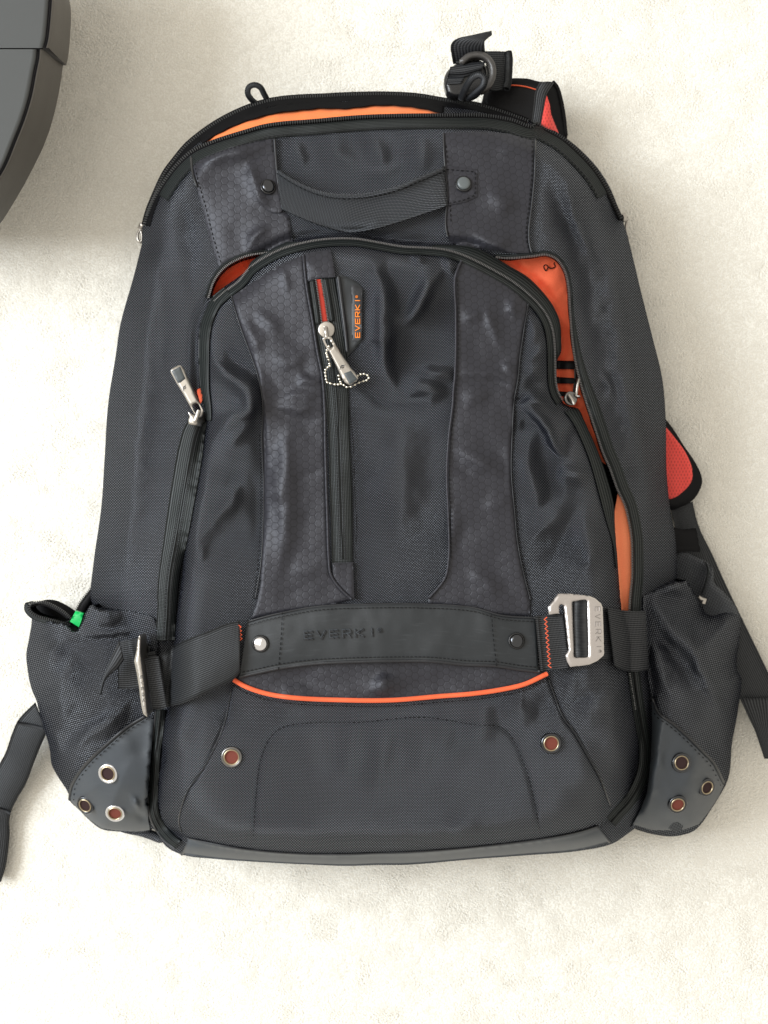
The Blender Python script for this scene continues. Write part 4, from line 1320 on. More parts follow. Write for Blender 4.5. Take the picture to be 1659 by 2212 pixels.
# ---- honeycomb panels of the front pocket
HPL = smooth_path(c('U', (378, 474), (480, 402), (600, 322), (720, 252), (850, 200), (870, 400), (908, 620), (945, 850), (975, 1000), (992, 1250)) +
                  c('F', (828, 300), (838, 700), (848, 1000), (858, 1300), (876, 1450), (955, 1565), (1050, 1650)) +
                  c('O', (600, 342), (350, 372), (160, 412), (190, 330), (218, 200)) + c('F', (295, 1400), (316, 1100), (322, 700), (308, 300)) +
                  c('U', (585, 1200), (552, 1000), (512, 880), (452, 720), (412, 600)), 7, True, True)
hp1 = panel('honeycomb_panel', HPL, ZB, .0034, HEX, bag, step=4.5, rp=4, rm=.0008)
HPR = smooth_path(c('D', (300, 300), (450, 350), (600, 436), (750, 545), (855, 640), (845, 720), (818, 880), (788, 1080), (766, 1300), (738, 1450), (742, 1640)) +
                  c('G', (928, 300), (922, 600), (946, 900), (976, 1200), (1026, 1450), (1080, 1650)) + c('P', (310, 372), (0, 365)) + c('O', (1400, 342), (1225, 330)) +
                  c('G', (235, 1650), (375, 1470), (405, 1310), (403, 1000), (390, 600), (405, 300), (440, 0)) + c('D', (232, 1400), (246, 1250), (252, 700), (243, 450)), 7, True, True)
hp2 = panel('honeycomb_panel', HPR, ZB, .0034, HEX, bag, step=4.5, rp=4, rm=.0008, uvrot=.04)
def dbl(path, parent, off=.0048, gap=2.5, mat=THREAD):
    stitches(offset_path(path, gap), ZB, off, mat, parent, dash=5, gap=3)
dbl(smooth_path(c('U', (865, 210), (885, 400), (925, 620), (962, 850), (995, 1000), (1008, 1250)) + c('F', (840, 300), (850, 700), (860, 1000), (872, 1300), (888, 1440)), 6), hp1, .0046, 9, THREADG)
tube('panel_piping', smooth_path(c('U', (852, 202), (872, 400), (910, 620), (947, 850), (977, 1000), (994, 1250)) +
     c('F', (830, 300), (840, 700), (850, 1000), (860, 1300), (878, 1450), (957, 1565), (1048, 1650)), 6), 2.8, ZB, .0046, HEX, hp1)
tube('panel_piping', smooth_path(c('D', (300, 300), (258, 400), (246, 460), (254, 700), (248, 1250), (234, 1400)) + c('G', (440, 0), (405, 300), (388, 600), (402, 1000), (404, 1310), (375, 1470), (235, 1650)), 6), 2.6, ZB, .0046, HEX, hp2)
stitches(smooth_path(c('D', (268, 460), (276, 700), (270, 1230)) + c('G', (460, 0), (425, 300), (410, 600), (424, 1000), (424, 1300)), 6), ZB, .0046, THREAD, hp2)
tube('panel_seam', smooth_path(c('U', (376, 474), (410, 600), (450, 720), (510, 880), (550, 1000), (583, 1200)) + c('F', (305, 300), (320, 700), (314, 1100), (293, 1400), (250, 1650)), 6), 1.5, ZB, .0034, PIPE, hp1)
tube('panel_seam', smooth_path(c('D', (856, 650), (845, 720), (820, 880), (790, 1080), (768, 1300), (740, 1450)) + c('G', (945, 20), (930, 300), (924, 600), (948, 900), (978, 1200), (1028, 1450), (1082, 1655)), 6), 1.5, ZB, .0034, PIPE, hp2)
stitches(smooth_path(c('D', (878, 700), (838, 880), (806, 1080), (785, 1300)) + c('G', (960, 100), (950, 600), (970, 900), (1002, 1200), (1050, 1440)), 6), ZB, .0030, THREAD, bag)
stitches(smooth_path(c('F', (285, 300), (298, 700), (290, 1100), (268, 1400)), 6), ZB, .0030, THREAD, bag)

# centre zipper strip
CZL = smooth_path(c('C', (268, 462), (300, 700), (330, 900), (378, 1150), (408, 1400)) + c('F', (858, 300), (868, 700), (880, 1000), (888, 1350)), 6)
CZR = smooth_path(c('C', (500, 430), (545, 700), (575, 900), (600, 1080), (612, 1400)) + c('F', (1035, 300), (1052, 700), (1058, 1000), (1060, 1350)), 6)
cz = strip('centre_zipper_tape', CZL, CZR, ZB, .0024, TAPE, bag, crown=.0012, nc=12, thick=.002)
slit = panel('slit_lining', SLIT, ZB, .0042, REDD, cz, step=4, rm=.0002)
for e_, sh in ((c('C', (338, 455), (366, 640), (388, 815)), -1), (c('C', (384, 452), (414, 620), (442, 800)), 1)):
    teeth(smooth_path(e_, 4), ZB, .0050, TEEB, cz, length=4, pitch=3.4)
    ribbon('zipper_cord', offset_path(smooth_path(e_, 5), -8 * sh), 10, ZB, .0046, TAPE, cz, crown=.0012)
cs = smooth_path(c('C', (465, 1020), (480, 1150), (505, 1350)) + c('F', (930, 0), (940, 300), (952, 700), (966, 1100), (980, 1320)), 6)
tube('zipper_seam', cs, 1.0, ZB, .0038, THREAD, cz)
stitches(offset_path(cs, 5.5), ZB, .0036, THREADG, cz, dash=2.2, gap=2.4, wd=3)
stitches(offset_path(cs, -5.5), ZB, .0036, THREADG, cz, dash=2.2, gap=2.4, wd=3)
cap = panel('zipper_cap', smooth_path(c('C', (245, 240), (350, 215), (462, 205), (485, 320), (502, 432), (380, 440), (272, 468)), 6, True, True), ZB, .0050, HEX, bag, step=5)
cap2 = panel('zipper_cap', smooth_path(c('F', (890, 1352), (1062, 1345), (1068, 1500), (1072, 1650), (1045, 1645), (960, 1560), (895, 1480)), 6, True, True), ZB, .0046, HEX, bag, step=5)
stitches(smooth_path(c('F', (900, 1362), (1055, 1355)), 5), ZB, .0056, THREADG, cap2)
stitches(smooth_path(c('F', (1030, 60), (1060, 300), (1075, 700), (1090, 1000), (1085, 1300), (1095, 1640)), 6), ZB, .0034, THREAD, bag, wd=2.5, dash=4, gap=2)
stitches(smooth_path(c('F', (1042, 60), (1072, 300), (1087, 700), (1102, 1000), (1097, 1300), (1107, 1640)), 6), ZB, .0034, THREADG, bag, wd=1.2, dash=4, gap=3)

# name label beside the zipper
LB = smooth_path(c('C', (502, 425), (545, 412), (620, 440), (690, 482), (735, 530), (730, 750), (720, 960), (660, 1030), (603, 1088), (588, 1060), (560, 880), (535, 680)), 6, True, True)
lab = panel('rubber_label', LB, ZB, .0036, RUBB, bag, step=5, rp=4, rm=.0012, thick=.002)
tube('label_rib', smooth_path(c('C', (525, 425), (558, 680), (584, 880), (600, 1055)), 5), 4.2, ZB, .0046, PIPE, lab)
panel('label_plate', smooth_path(c('C', (634, 505), (655, 495), (722, 535), (718, 940), (690, 965), (640, 960)), 5, True, True), ZB, .0050, PIPE, lab, step=5, rm=.0004)
# lettering runs upwards
up_ = np.array(c('C', (668, 932), (668, 545))); d_ = (up_[1] - up_[0]); L_ = np.hypot(*d_); d_ /= L_
lettering('label_lettering', 'EVERKI', up_[0] + np.array([0, 0]), d_, (-d_[1], d_[0]) if (-d_[1]) > 0 else (d_[1], -d_[0]), L_ / 6.1, L_ / 6.1 * .60, 9.0, 2.1, ZB, .0055, ORGI, lab)

# ---- rubber band across the pocket
BT = smooth_path(c('O', (135, 430), (240, 400), (350, 375), (560, 338), (850, 325), (1200, 325), (1500, 346)) + c('P', (150, 368), (345, 382)), 6)
BB = smooth_path(c('O', (88, 770), (200, 745), (320, 720), (550, 690), (750, 680), (1000, 674), (1250, 676), (1450, 696)) + c('P', (120, 660), (250, 680), (362, 692)), 6)
def bl(t, u): return .004 * math.sin(math.pi * min(1, max(0, t))) * (.5 + .5 * u)
band = strip('rubber_band', BT, BB, ZB, .0052, RUBB, bag, nc=14, crown=.0012, thick=.0035, lift=bl, n=110, uvw=115)
def ZBD(x, y):
    x = np.atleast_1d(x); y = np.atleast_1d(y)
    t = np.clip((x - 525) / 640, 0, 1); u = np.clip((y - 1310) / 125, 0, 1)
    return ZB(x, y) + .0052 + .004 * np.sin(np.pi * t) * (.5 + .5 * u) + .0012 * (1 - (2 * u - 1) ** 2) * .8
tube('band_rim', BB - np.array([0, 2.0]), 4.2, ZBD, -.0006, PIPE, band)
tube('band_rim', BT + np.array([0, 1.0]), 2.4, ZBD, -.0006, PIPE, band)
stitches(BT + np.array([0, 9]), ZBD, .0012, THREAD, band, dash=5.5, gap=3.2, wd=1.6)
stitches(BB - np.array([0, 10]), ZBD, .0012, THREAD, band, dash=5.5, gap=3.2, wd=1.6)
stitches(smooth_path(c('O', (345, 385), (340, 500), (322, 715)), 5), ZBD, .0012, THREAD, band)
stitches(smooth_path(c('P', (95, 372), (105, 500), (122, 650)), 5), ZBD, .0012, THREAD, band)
a_ = np.array(c('O', (478, 492), (905, 472))); d_ = a_[1] - a_[0]; L_ = np.hypot(*d_); d_ /= L_
lettering('band_lettering', 'EVERKI', a_[0] + np.array([1.5, 2]), d_, (-d_[1], d_[0]), L_ / 5.0, 17, 15.5, 2.6, ZBD, .0010, PIPE, band, hh=.0005)
lettering('band_lettering_painted_lit_edge', 'EVERKI', a_[0] - np.array([.6, .6]), d_, (-d_[1], d_[0]), L_ / 5.0, 17, 15.5, 1.5, ZBD, .0013, RUB, band, hh=.0006)  # paler copy paints the lit edges of the embossed letters
rivet(563, 1390, ZBD, .0006, .0044, PLA, CHR, bag)
rivet(1115, 1384, ZBD, .0006, .0042, PLA, GUN, bag)

# ---- wedge under the band and orange piping
OP = smooth_path(c('O', (52, 783), (120, 822), (250, 866), (400, 890), (700, 905), (1000, 906), (1300, 882)) + c('P', (0, 812), (150, 790), (280, 760), (405, 702)), 6)
wedge = panel('honeycomb_wedge', np.vstack([resample(BB, 90) - np.array([0, 8]), resample(OP, 90)[::-1] + np.array([0, 1])]), ZB, .0030, HEX, bag, step=5, uvrot=.05)
tube('orange_piping', OP, 5.2, ZB, .0042, ORGP, bag, sides=10)
LPK = np.vstack([resample(OP, 100) + np.array([0, 4]), smooth_path(c('P', (415, 730), (440, 800), (500, 950), (560, 1030), (640, 1170), (710, 1300), (768, 1450), (750, 1530), (600, 1588), (400, 1636), (0, 1686)) +
                 c('O', (1100, 1838), (900, 1832)) + c('M', (1659, 818), (1300, 816), (900, 784), (600, 736), (430, 692), (350, 640), (322, 560), (342, 450), (402, 300), (500, 170), (580, 30)) + c('N', (1500, 1120), (1535, 930)), 7, sharp=True)])
lpk = panel('lower_pocket', LPK, ZB, .0032, BAL, bag, step=5, rp=6, rm=.0012)
stitches(TRIM, ZB, .0036, THREAD, lpk, dash=6, gap=4)
stitches(OP + np.array([0, 13]), ZB, .0038, THREAD, lpk, dash=5, gap=3, wd=2)
tube('pocket_seam', smooth_path(c('N', (1535, 930), (1490, 1150), (1405, 1350)) + c('M', (500, 170), (402, 300), (342, 450), (322, 560), (345, 645)), 6), 1.5, ZB, .0032, PIPE, lpk)
tube('pocket_seam', smooth_path(c('P', (415, 730), (440, 800), (500, 950), (560, 1030), (640, 1170), (710, 1300), (768, 1450)), 6), 1.8, ZB, .0032, PIPE, lpk)
# bottom edge strip
STT = smooth_path(c('M', (395, 700), (600, 744), (900, 792), (1300, 822), (1659, 824)) + c('O', (900, 1838), (1100, 1832)) + c('P', (0, 1690), (400, 1641), (600, 1602), (695, 1572)), 7)
STB = smooth_path(c('M', (345, 814), (600, 848), (900, 870), (1300, 891), (1659, 902)) + c('O', (900, 1897), (1100, 1895)) + c('P', (0, 1748), (300, 1725), (600, 1700), (765, 1658)), 7)
STT = STT - np.array([0, 3.0])
base = strip('base_strip', STT, STB, ZB, .0052, RUB, bag, nc=8, crown=.004, thick=.006)
tube('base_piping', STT, 2.0, ZB, .0058, PIPE, base)
tube('base_piping', smooth_path(c('M', (395, 700), (400, 750), (345, 814)), 4), 3.2, ZB, .004, PIPE, base)
tube('base_piping', smooth_path(c('P', (695, 1572), (725, 1620), (765, 1658)), 4), 3.2, ZB, .004, PIPE, base)

# ---- side pockets
lp = panel('left_side_pocket', LP, ZLP, .001, BAL2, bag, step=5, rp=6, rm=.002, thick=.06, absbase=.002, uvrot=-.6)
LL = smooth_path(c('L', (1375, 385), (1200, 492), (1000, 662), (850, 802), (740, 932), (672, 1060), (656, 1180), (735, 1262), (842, 1366), (962, 1452), (1100, 1474), (1300, 1485), (1420, 1470),
                   (1405, 1380), (1396, 1150), (1435, 700), (1455, 420)), 7, True, True)
ll = panel('rubber_corner', LL, ZLP, .0030, RUB, bag, step=5, rp=5, rm=.0014)
pth = smooth_path(c('L', (1375, 390), (1200, 497), (1000, 667), (850, 807), (742, 937), (676, 1062), (662, 1180)), 6)
tube('corner_piping', pth, 4.2, ZLP, .0030, PIPE, ll)
stitches(offset_path(pth, -8), ZLP, .0044, THREAD, ll, dash=7, gap=4, wd=2)
bf = smooth_path(c('L', (1140, 1485), (1230, 1510), (1330, 1530), (1420, 1560), (1530, 1592), (1560, 1560), (1500, 1500), (1420, 1470), (1280, 1480)), 6, True)
panel('pocket_underside', bf, lambda x, y: np.full(np.shape(x), .03), 0, BAL2, bag, step=6, rm=.004, rp=10)
rp_ = panel('right_side_pocket', RP, ZRP, .001, BAL, bag, step=5, rp=6, rm=.002, thick=.06, absbase=.002, uvrot=.5)
RL = smooth_path(c('P', (1002, 832), (1040, 922), (1120, 982), (1200, 1052), (1280, 1132), (1350, 1205), (1412, 1325), (1378, 1398), (1328, 1476), (1268, 1552), (1180, 1585), (1150, 1572), (1120, 1590), (1090, 1586), (1000, 1586), (895, 1552),
                   (940, 1470), (976, 1380), (996, 1200), (1004, 1000)), 7, True, True)
rl = panel('rubber_corner', RL, ZRP, .0030, RUB, bag, step=5, rp=5, rm=.0014, uvrot=.4)
pth = smooth_path(c('P', (1002, 834), (1040, 924), (1120, 984), (1200, 1054), (1280, 1134), (1350, 1207), (1410, 1322)), 6)
tube('corner_piping', pth, 3.6, ZRP, .0030, PIPE, rl)
stitches(offset_path(pth, 8), ZRP, .0042, THREAD, rl, dash=7, gap=4, wd=2)
panel('worn_hole', smooth_path(c('P', (1095, 1575), (1120, 1545), (1150, 1540), (1180, 1565), (1165, 1590), (1130, 1600)), 3, True, True), ZRP, .0036, BAL3, rl, step=4, rm=.0004)

# eyelets
def eyelet(px, py, zf, off, r, ring, disc, sx=1.0, sy=1.0):
    p, nn, dx = frame(px, py, zf, 10)
    nn = (nn + Vector((0, 0, 1.1))).normalized(); r *= 1.14
    p = p + nn * off
    o = lathe('eyelet', [(r * 1.0, -.0004), (r, .0008), (r * .93, .0016), (r * .82, .0018), (r * .72, .0013)], p, nn, dx, ring, bag, sx=sx, sy=sy, cap=False)
    lathe('eyelet_rim', [(r * .74, .0014), (r * .70, .0019), (r * .64, .0018), (r * .60, .0009), (r * .60, .0)], p, nn, dx, BRS, o, sx=sx, sy=sy, cap=False)
    lathe('eyelet_mesh', [(r * .62, .0006), (.0001, .0006)], p, nn, dx, disc, o, sx=sx, sy=sy)
eyelet(238, 1667, ZLP, .003, .0063, CHR, MESHD)
eyelet(190, 1734, ZLP, .003, .0061, GUN, MESHD, .95)
eyelet(251, 1750, ZLP, .003, .0061, CHR, MESHR)
eyelet(502, 1632, ZB, .0036, .0062, NICD, MESHR)
eyelet(1188, 1603, ZB, .0036, .0060, GUN, MESHR)
eyelet(1468, 1646, ZRP, .003, .0060, GUN, MESHD)
eyelet(1520, 1697, ZRP, .003, .0058, GUN, MESHD)
eyelet(1460, 1732, ZRP, .003, .0060, GUN, MESHR)

# mouth of the left pocket
MF = smooth_path(c('H', (165, 400), (155, 430), (200, 488), (350, 540), (480, 575), (530, 592), (568, 620)), 4)
MB = smooth_path(c('H', (165, 400), (200, 382), (260, 376), (330, 388), (420, 430), (490, 475), (550, 525)), 4)
zm = lambda x, y: np.full(np.shape(np.atleast_1d(x)), .062)
inn = np.vstack([MF, MB[::-1]])
panel('pocket_mouth_lining', inn, lambda x, y: np.full(np.shape(x), .035), 0, BLK, bag, step=6, rm=.002)
mf = strip('mouth_tape', MF, offset_path(MF, 11), zm, 0, TAPE, bag, crown=.001, thick=.02)
teeth(MF, zm, .002, TEE, mf, length=8, pitch=4.3, hh=.002)
mb = strip('mouth_tape', MB, offset_path(MB, 7), zm, -.003, BLK, bag, crown=.001, thick=.03)
teeth(MB, zm, .0, TEE, mb, length=7, pitch=4.0, hh=.0015)
MB2 = smooth_path(c('H', (752, 235), (700, 300), (640, 380), (598, 460)), 4)
mc = strip('mouth_tape', MB2, smooth_path(c('H', (760, 330), (735, 380), (700, 440), (668, 520)), 4), .045, 0, BLK, bag, crown=.001, thick=.03)
teeth(MB2, .046, 0, TEE, mc, length=7, pitch=4.0, hh=.0015)
tube3('mouth_end_tab', [W(a, b_, .07) for a, b_ in c('H', (545, 600), (565, 640), (580, 690))], .005, TAPE, bag, flat=.4)
g = panel('green_packet', smooth_path(c('H', (598, 458), (672, 482), (650, 560), (628, 612), (545, 560)), 5, True, True), lambda x, y: np.full(np.shape(x), .074) + (x - 160) * .0001, 0, GREEN, None,
          step=8, bottom=True, thick=.004, rp=2, rm=.0004)
tag(g, 'small bright green item peeking out of the open left side pocket', 'packet')

# accessory pouch behind the right pocket
zp = lambda x, y: .035 + .0 * np.asarray(x) + .012 * np.sin((np.asarray(x) - 1460) / 90 * 1.5)
pch = panel('rear_pouch', smooth_path(c('I', (640, 450), (800, 432), (900, 478), (1020, 535), (1075, 620), (1085, 750), (1180, 840), (1290, 970), (1340, 1080), (1250, 1200), (1000, 1200), (700, 1000)), 6, True), zp, 0, BAL3, bag, step=6, rm=.004, rp=14, thick=.03)
pz = smooth_path(c('I', (970, 520), (1000, 600), (985, 720), (930, 880)), 4)
pz2 = smooth_path(c('I', (1035, 555), (1050, 640), (1020, 760), (960, 890)), 4)
strip('pouch_zipper_tape', offset_path(pz, -3), offset_path(pz2, 3), zp, .001, TAPE, pch, crown=.001)
tube('zipper_cord', pz, 1.6, zp, .0022, WEBR, pch); tube('zipper_cord', pz2, 1.6, zp, .0022, WEBR, pch)
tube3('pouch_slider', [W(a, b_, .048) for a, b_ in c('I', (915, 900), (945, 925), (985, 930), (970, 975))], .0017, NIC, pch, flat=.6)
strip('hip_belt_webbing', smooth_path(c('E', (1390, 1050), (1440, 1250), (1560, 1500), (1640, 1680)) + c('P', (1659, 690), (1760, 900)), 8),
      smooth_path(c('E', (1210, 1110), (1250, 1290), (1262, 1500), (1268, 1680)) + c('P', (1480, 800), (1600, 1040)), 8), .016, 0, WEB, bag, nc=6)
strip('webbing_tail', c('P', (1500, 840), (1590, 1030), (1640, 1182)), c('P', (1720, 840), (1700, 1030), (1700, 1182)), .020, 0, WEB, bag, nc=5, n=14)
strip('pouch_loop', c('E', (1230, 1260), (1300, 1280), (1420, 1270)), c('E', (1240, 1470), (1330, 1460), (1455, 1470)), .030, 0, BLK, bag, nc=5, n=10)

# shoulder strap showing at the right
zs = lambda x, y: np.full(np.shape(x), .028)
S1 = smooth_path(c('E', (1150, 350), (1175, 375), (1235, 455), (1322, 592), (1400, 705), (1455, 812), (1470, 885), (1440, 975), (1390, 1040), (1300, 1092), (1210, 1122), (1120, 1100), (1100, 700)), 6, True)
ss = panel('shoulder_strap', S1, zs, 0, BLK, bag, step=7, rp=22, rm=.006, thick=.012)
S2 = smooth_path(c('E', (1120, 400), (1175, 440), (1242, 520), (1312, 612), (1362, 705), (1390, 800), (1380, 882), (1330, 950), (1205, 1030), (1120, 1000)), 6, True)
panel('strap_mesh', S2, lambda x, y: .0305 + .0016 * vnoise(x, y, 28, 41), 0, RED, ss, step=6, rp=8, rm=.002)

# shoulder strap folded over at the top right
zt1 = lambda x, y: .048 + .010 * np.clip((np.asarray(x) - 1050) / 150, 0, 1) - .02 * sm((np.asarray(x) - 1175) / 60)
S3 = smooth_path(c('B', (480, 640), (520, 560), (600, 500), (690, 485), (850, 486), (960, 512), (1050, 514), (1088, 550), (1122, 650), (1150, 800), (1172, 990), (1000, 960), (800, 900), (500, 760)), 6, True)
s3 = panel('shoulder_strap', S3, zt1, 0, BLK, bag, step=6, rp=12, rm=.005, thick=.02)
panel('strap_mesh', smooth_path(c('B', (1010, 625), (1035, 700), (1045, 780), (1085, 880), (1120, 960), (960, 900), (962, 840), (985, 730)), 6, True, True), zt1, .0018, RED, s3, step=5, rm=.0004)
strip('strap_binding', smooth_path(c('B', (950, 515), (915, 590), (900, 720), (880, 860)), 5), smooth_path(c('B', (1070, 520), (1008, 620), (985, 740), (962, 870)), 5), zt1, .0016, WEBR, s3, crown=.001, n=20)
tube('orange_stitching', smooth_path(c('B', (690, 540), (760, 543), (830, 552), (920, 577)), 4), 1.6, zt1, .0012, ORGT, s3)
tube('strap_rim', smooth_path(c('B', (1060, 518), (1090, 555), (1122, 655), (1148, 800), (1165, 960)), 5), 6.0, zt1, -.002, BLK, s3)
# webbing and buckle at the top
strip('strap_webbing', smooth_path(c('B', (500, 258), (600, 258), (692, 262)), 5), smooth_path(c('B', (520, 575), (590, 588), (665, 572)), 5), .060, 0, WEB, bag, nc=8, n=12, thick=.002)
tube3('webbing_fold', [W(a, b_, .062) for a, b_ in c('B', (690, 268), (698, 330), (694, 420), (688, 520), (672, 572))], .0028, WEB, bag, flat=1.6)
wt = strip('webbing_tail', smooth_path(c('B', (552, 88), (400, 122), (245, 165), (214, 205), (222, 290), (235, 360)), 5), smooth_path(c('B', (556, 118), (525, 142), (497, 168), (494, 200), (500, 270), (508, 320)), 5),
      .070, 0, WEBR, bag, nc=9, crown=.001, thick=.002, lift=lambda t, u: .016 * math.sin(math.pi * (1 - t) * .8), n=30)
# grey ring
ring = [W(*p, .079) for p in smooth_path(c('B', (300, 340), (360, 290), (430, 272), (500, 290), (550, 345), (570, 420), (555, 500), (510, 560), (450, 590)), 4)]
rp2 = smooth_path(c('B', (300, 350), (360, 300), (430, 284), (500, 300), (548, 350), (566, 420), (552, 500), (510, 555), (460, 582)), 4)
panel('buckle_ring', np.vstack([offset_path(rp2, 6.5), offset_path(rp2, -6.5)[::-1]]), lambda x, y: np.full(np.shape(x), .0835), 0, PLG, bag, step=4, rp=5, rm=.0016, thick=.006, bottom=True)
bk = panel('strap_buckle', smooth_path(c('B', (175, 440), (210, 400), (300, 345), (420, 330), (480, 350), (520, 420), (515, 510), (470, 590), (400, 640), (290, 645), (195, 625), (165, 560), (158, 490)), 5, True),
           lambda x, y: np.full(np.shape(x), .078) + .000 * x, 0, PLA, bag, step=5, rp=10, rm=.004, thick=.008)
strip('buckle_webbing', smooth_path(c('B', (208, 388), (350, 358), (502, 345)), 5), smooth_path(c('B', (188, 470), (320, 470), (462, 425)), 5), .0795, 0, WEBR, bk, nc=8, n=20, crown=.004)
strip('buckle_webbing', smooth_path(c('B', (190, 470), (300, 468), (330, 465)), 5), smooth_path(c('B', (172, 530), (250, 528), (300, 525)), 5), .0792, 0, WEBR, bk, nc=5, n=12, crown=.001)

# lower left strap lying on the carpet
LW_L = smooth_path(c('L', (330, 262), (170, 430), (112, 560), (50, 740), (-40, 900), (-160, 1150), (-240, 1500), (-260, 1900)), 7)
LW_R = smooth_path(c('L', (440, 545), (405, 620), (330, 800), (232, 1050), (160, 1170), (100, 1300), (80, 1400), (85, 1500), (60, 1750), (40, 1850), (4, 1965)), 7)
strip('loose_webbing', LW_L, LW_R, .010, 0, WEB, bag, nc=9, crown=.002, thick=.002, n=80, lift=lambda t, u: .014 * (1 - t) ** 2 + .001 * math.sin(t * 9) ** 2)
tube3('webbing_crease', [W(a, b_, .026) for a, b_ in c('L', (165, 452), (280, 475), (412, 505))], .0011, WEBR, bag, flat=.8)
tube3('webbing_crease', [W(a, b_, .016) for a, b_ in c('L', (-10, 1265), (60, 1290), (98, 1312))], .0011, WEBR, bag, flat=.8)

# ---- compression strap, left side
CSu = smooth_path(c('N', (1590, 470), (1500, 490), (1400, 532), (1200, 612), (1050, 702)), 5)
CSl = smooth_path(c('N', (1592, 815), (1560, 852), (1450, 915), (1350, 962), (1200, 1022), (1105, 1045)), 5)
cs_ = strip('compression_strap', CSu, CSl, ZB, .010, WEB, bag, nc=12, crown=.003, thick=.002, n=50, lift=lambda t, u: .006 * t)
strip('strap_fold', smooth_path(c('N', (960, 722), (1000, 712), (1052, 706)), 3), smooth_path(c('N', (1010, 1052), (1050, 1058), (1108, 1046)), 3), .132, 0, WEBR, cs_, nc=10, n=10, crown=.002, lift=lambda t, u: -.002 + .002 * t)
ZLX = lambda x, y: np.maximum(ZLP(x, y), ZB(x, y) * (np.atleast_1d(x) > 335))
st_ = strip('anchor_webbing', smooth_path(c('H', (1000, 755), (1080, 735), (1200, 722), (1300, 800)), 4), smooth_path(c('H', (1000, 1195), (1080, 1200), (1200, 1190), (1320, 1200)), 4), ZLX, .008, WEB, bag, nc=12, n=20)
strip('webbing_end_flap', smooth_path(c('H', (1010, 745), (960, 850), (900, 990), (855, 1105), (818, 1245)), 4), smooth_path(c('H', (1055, 925), (1000, 1000), (930, 1060), (880, 1115), (838, 1262)), 4), ZLX, .020, WEBR, bag, nc=6, n=24, crown=.002)
tube3('webbing_roll', [W(a, b_, .108) for a, b_ in c('H', (1225, 770), (1262, 735), (1300, 790), (1270, 822), (1235, 800))], .0014, WEBR, bag)
strip('webbing_layers', c('H', (1240, 860), (1352, 838)), c('H', (1250, 905), (1368, 890)), .118, 0, WEBR, bag, nc=4, n=8)
hk = panel('hook_buckle', smooth_path(c('H', (1205, 690), (1218, 730), (1222, 830), (1235, 950), (1256, 1100), (1272, 1250), (1286, 1430), (1275, 1462), (1240, 1440), (1222, 1370), (1200, 1200), (1178, 1060), (1152, 935), (1175, 830), (1190, 720)), 4, True, True),
           lambda x, y: np.full(np.shape(x), .142), 0, NIC, bag, step=3.5, rp=6, rm=.0035, thick=.022)
a_ = np.array(c('H', (1232, 1070), (1262, 1400))); d_ = a_[1] - a_[0]; L_ = np.hypot(*d_); d_ /= L_
lettering('hook_lettering', 'EVERKI', a_[0], d_, (-d_[1], d_[0]), L_ / 5.4, 7.0, 4.5, 1.1, .1418, 0, GUN, hk, hh=.0006, reg=False)

# ---- compression strap, right side
zk = lambda x, y: ZB(x, y)
stub = strip('strap_end', smooth_path(c('K', (140, 545), (320, 528), (500, 520)), 4), smooth_path(c('K', (212, 1272), (390, 1258), (585, 1235)), 4), ZB, .009, WEBR, bag, nc=14, n=16, crown=.001)
strip('strap_edge_fold', smooth_path(c('K', (135, 545), (175, 540)), 3), smooth_path(c('K', (205, 1275), (245, 1272)), 3), ZB, .0108, WEB, stub, nc=12, n=5)
zz = []
for i in range(23):
    yy = 560 + i * 30.5
    zz.append((252 + (yy - 560) * .085 + (0 if i % 2 else 40), yy))
zzp = smooth_path(c('K', *zz), 3, sharp=True)
tube('zigzag_stitching', zzp, 1.1, ZB, .0125, ORGT, stub, sides=5)
zz2 = smooth_path([(515 + (6 if i % 2 else 0) + (i * .3), 1350 + i * 4.2) for i in range(9)], 3, sharp=True)
tube('zigzag_stitching', zz2, 1.1, ZB, .011, ORGT, bag, sides=5)
back = strip('strap_behind_hook', smooth_path(c('K', (480, 520), (800, 440), (1080, 430)), 4), smooth_path(c('K', (560, 1230), (850, 1150), (1200, 1130)), 4), ZB, .007, WEB, bag, nc=14, n=24)
loop = strip('strap_loop', smooth_path(c('K', (1098, 432), (1280, 468), (1450, 482), (1600, 478)), 4), smooth_path(c('K', (1190, 1205), (1250, 1240), (1390, 1282), (1645, 1262)), 4), ZB, .012, WEBR, bag, nc=14, n=26, crown=.002, thick=.003)
tube('slot_webbing', smooth_path(c('K', (735, 345), (730, 600), (738, 850), (745, 1085)), 5), 15, ZB, .0105, WEBR, bag, sides=12, flat=.4)
HK = smooth_path(c('K', (440, 250), (540, 245), (700, 258), (860, 280), (930, 310), (1010, 380), (1030, 430), (1040, 700), (1050, 1040), (1040, 1070), (960, 1140), (850, 1190), (720, 1208), (600, 1220), (560, 1150), (535, 1070), (580, 990),
                   (550, 720), (515, 402), (490, 388), (465, 394), (452, 420), (455, 512), (318, 524), (305, 425)), 4, True, True)
HH = smooth_path(c('K', (640, 350), (800, 334), (820, 348), (830, 700), (838, 1070), (825, 1085), (670, 1095), (650, 1085), (638, 700), (626, 368)), 4, True, True)
_hz = ZB(HK[:, 0], HK[:, 1])
_q = np.linalg.lstsq(np.c_[HK, np.ones(len(HK))], _hz, rcond=None)[0]
_top = (_hz - HK @ _q[:2] - _q[2]).max()
zhk = lambda x, y: np.asarray(x) * _q[0] + np.asarray(y) * _q[1] + _q[2] + _top * .6 + .001
hook = panel('hook_buckle', HK, zhk, .012, SIL, bag, step=4, holes=[HH], rp=7, rm=.0016, thick=.003, bottom=True)
a_ = np.array(c('K', (998, 415), (1015, 985))); d_ = a_[1] - a_[0]; L_ = np.hypot(*d_); d_ /= L_
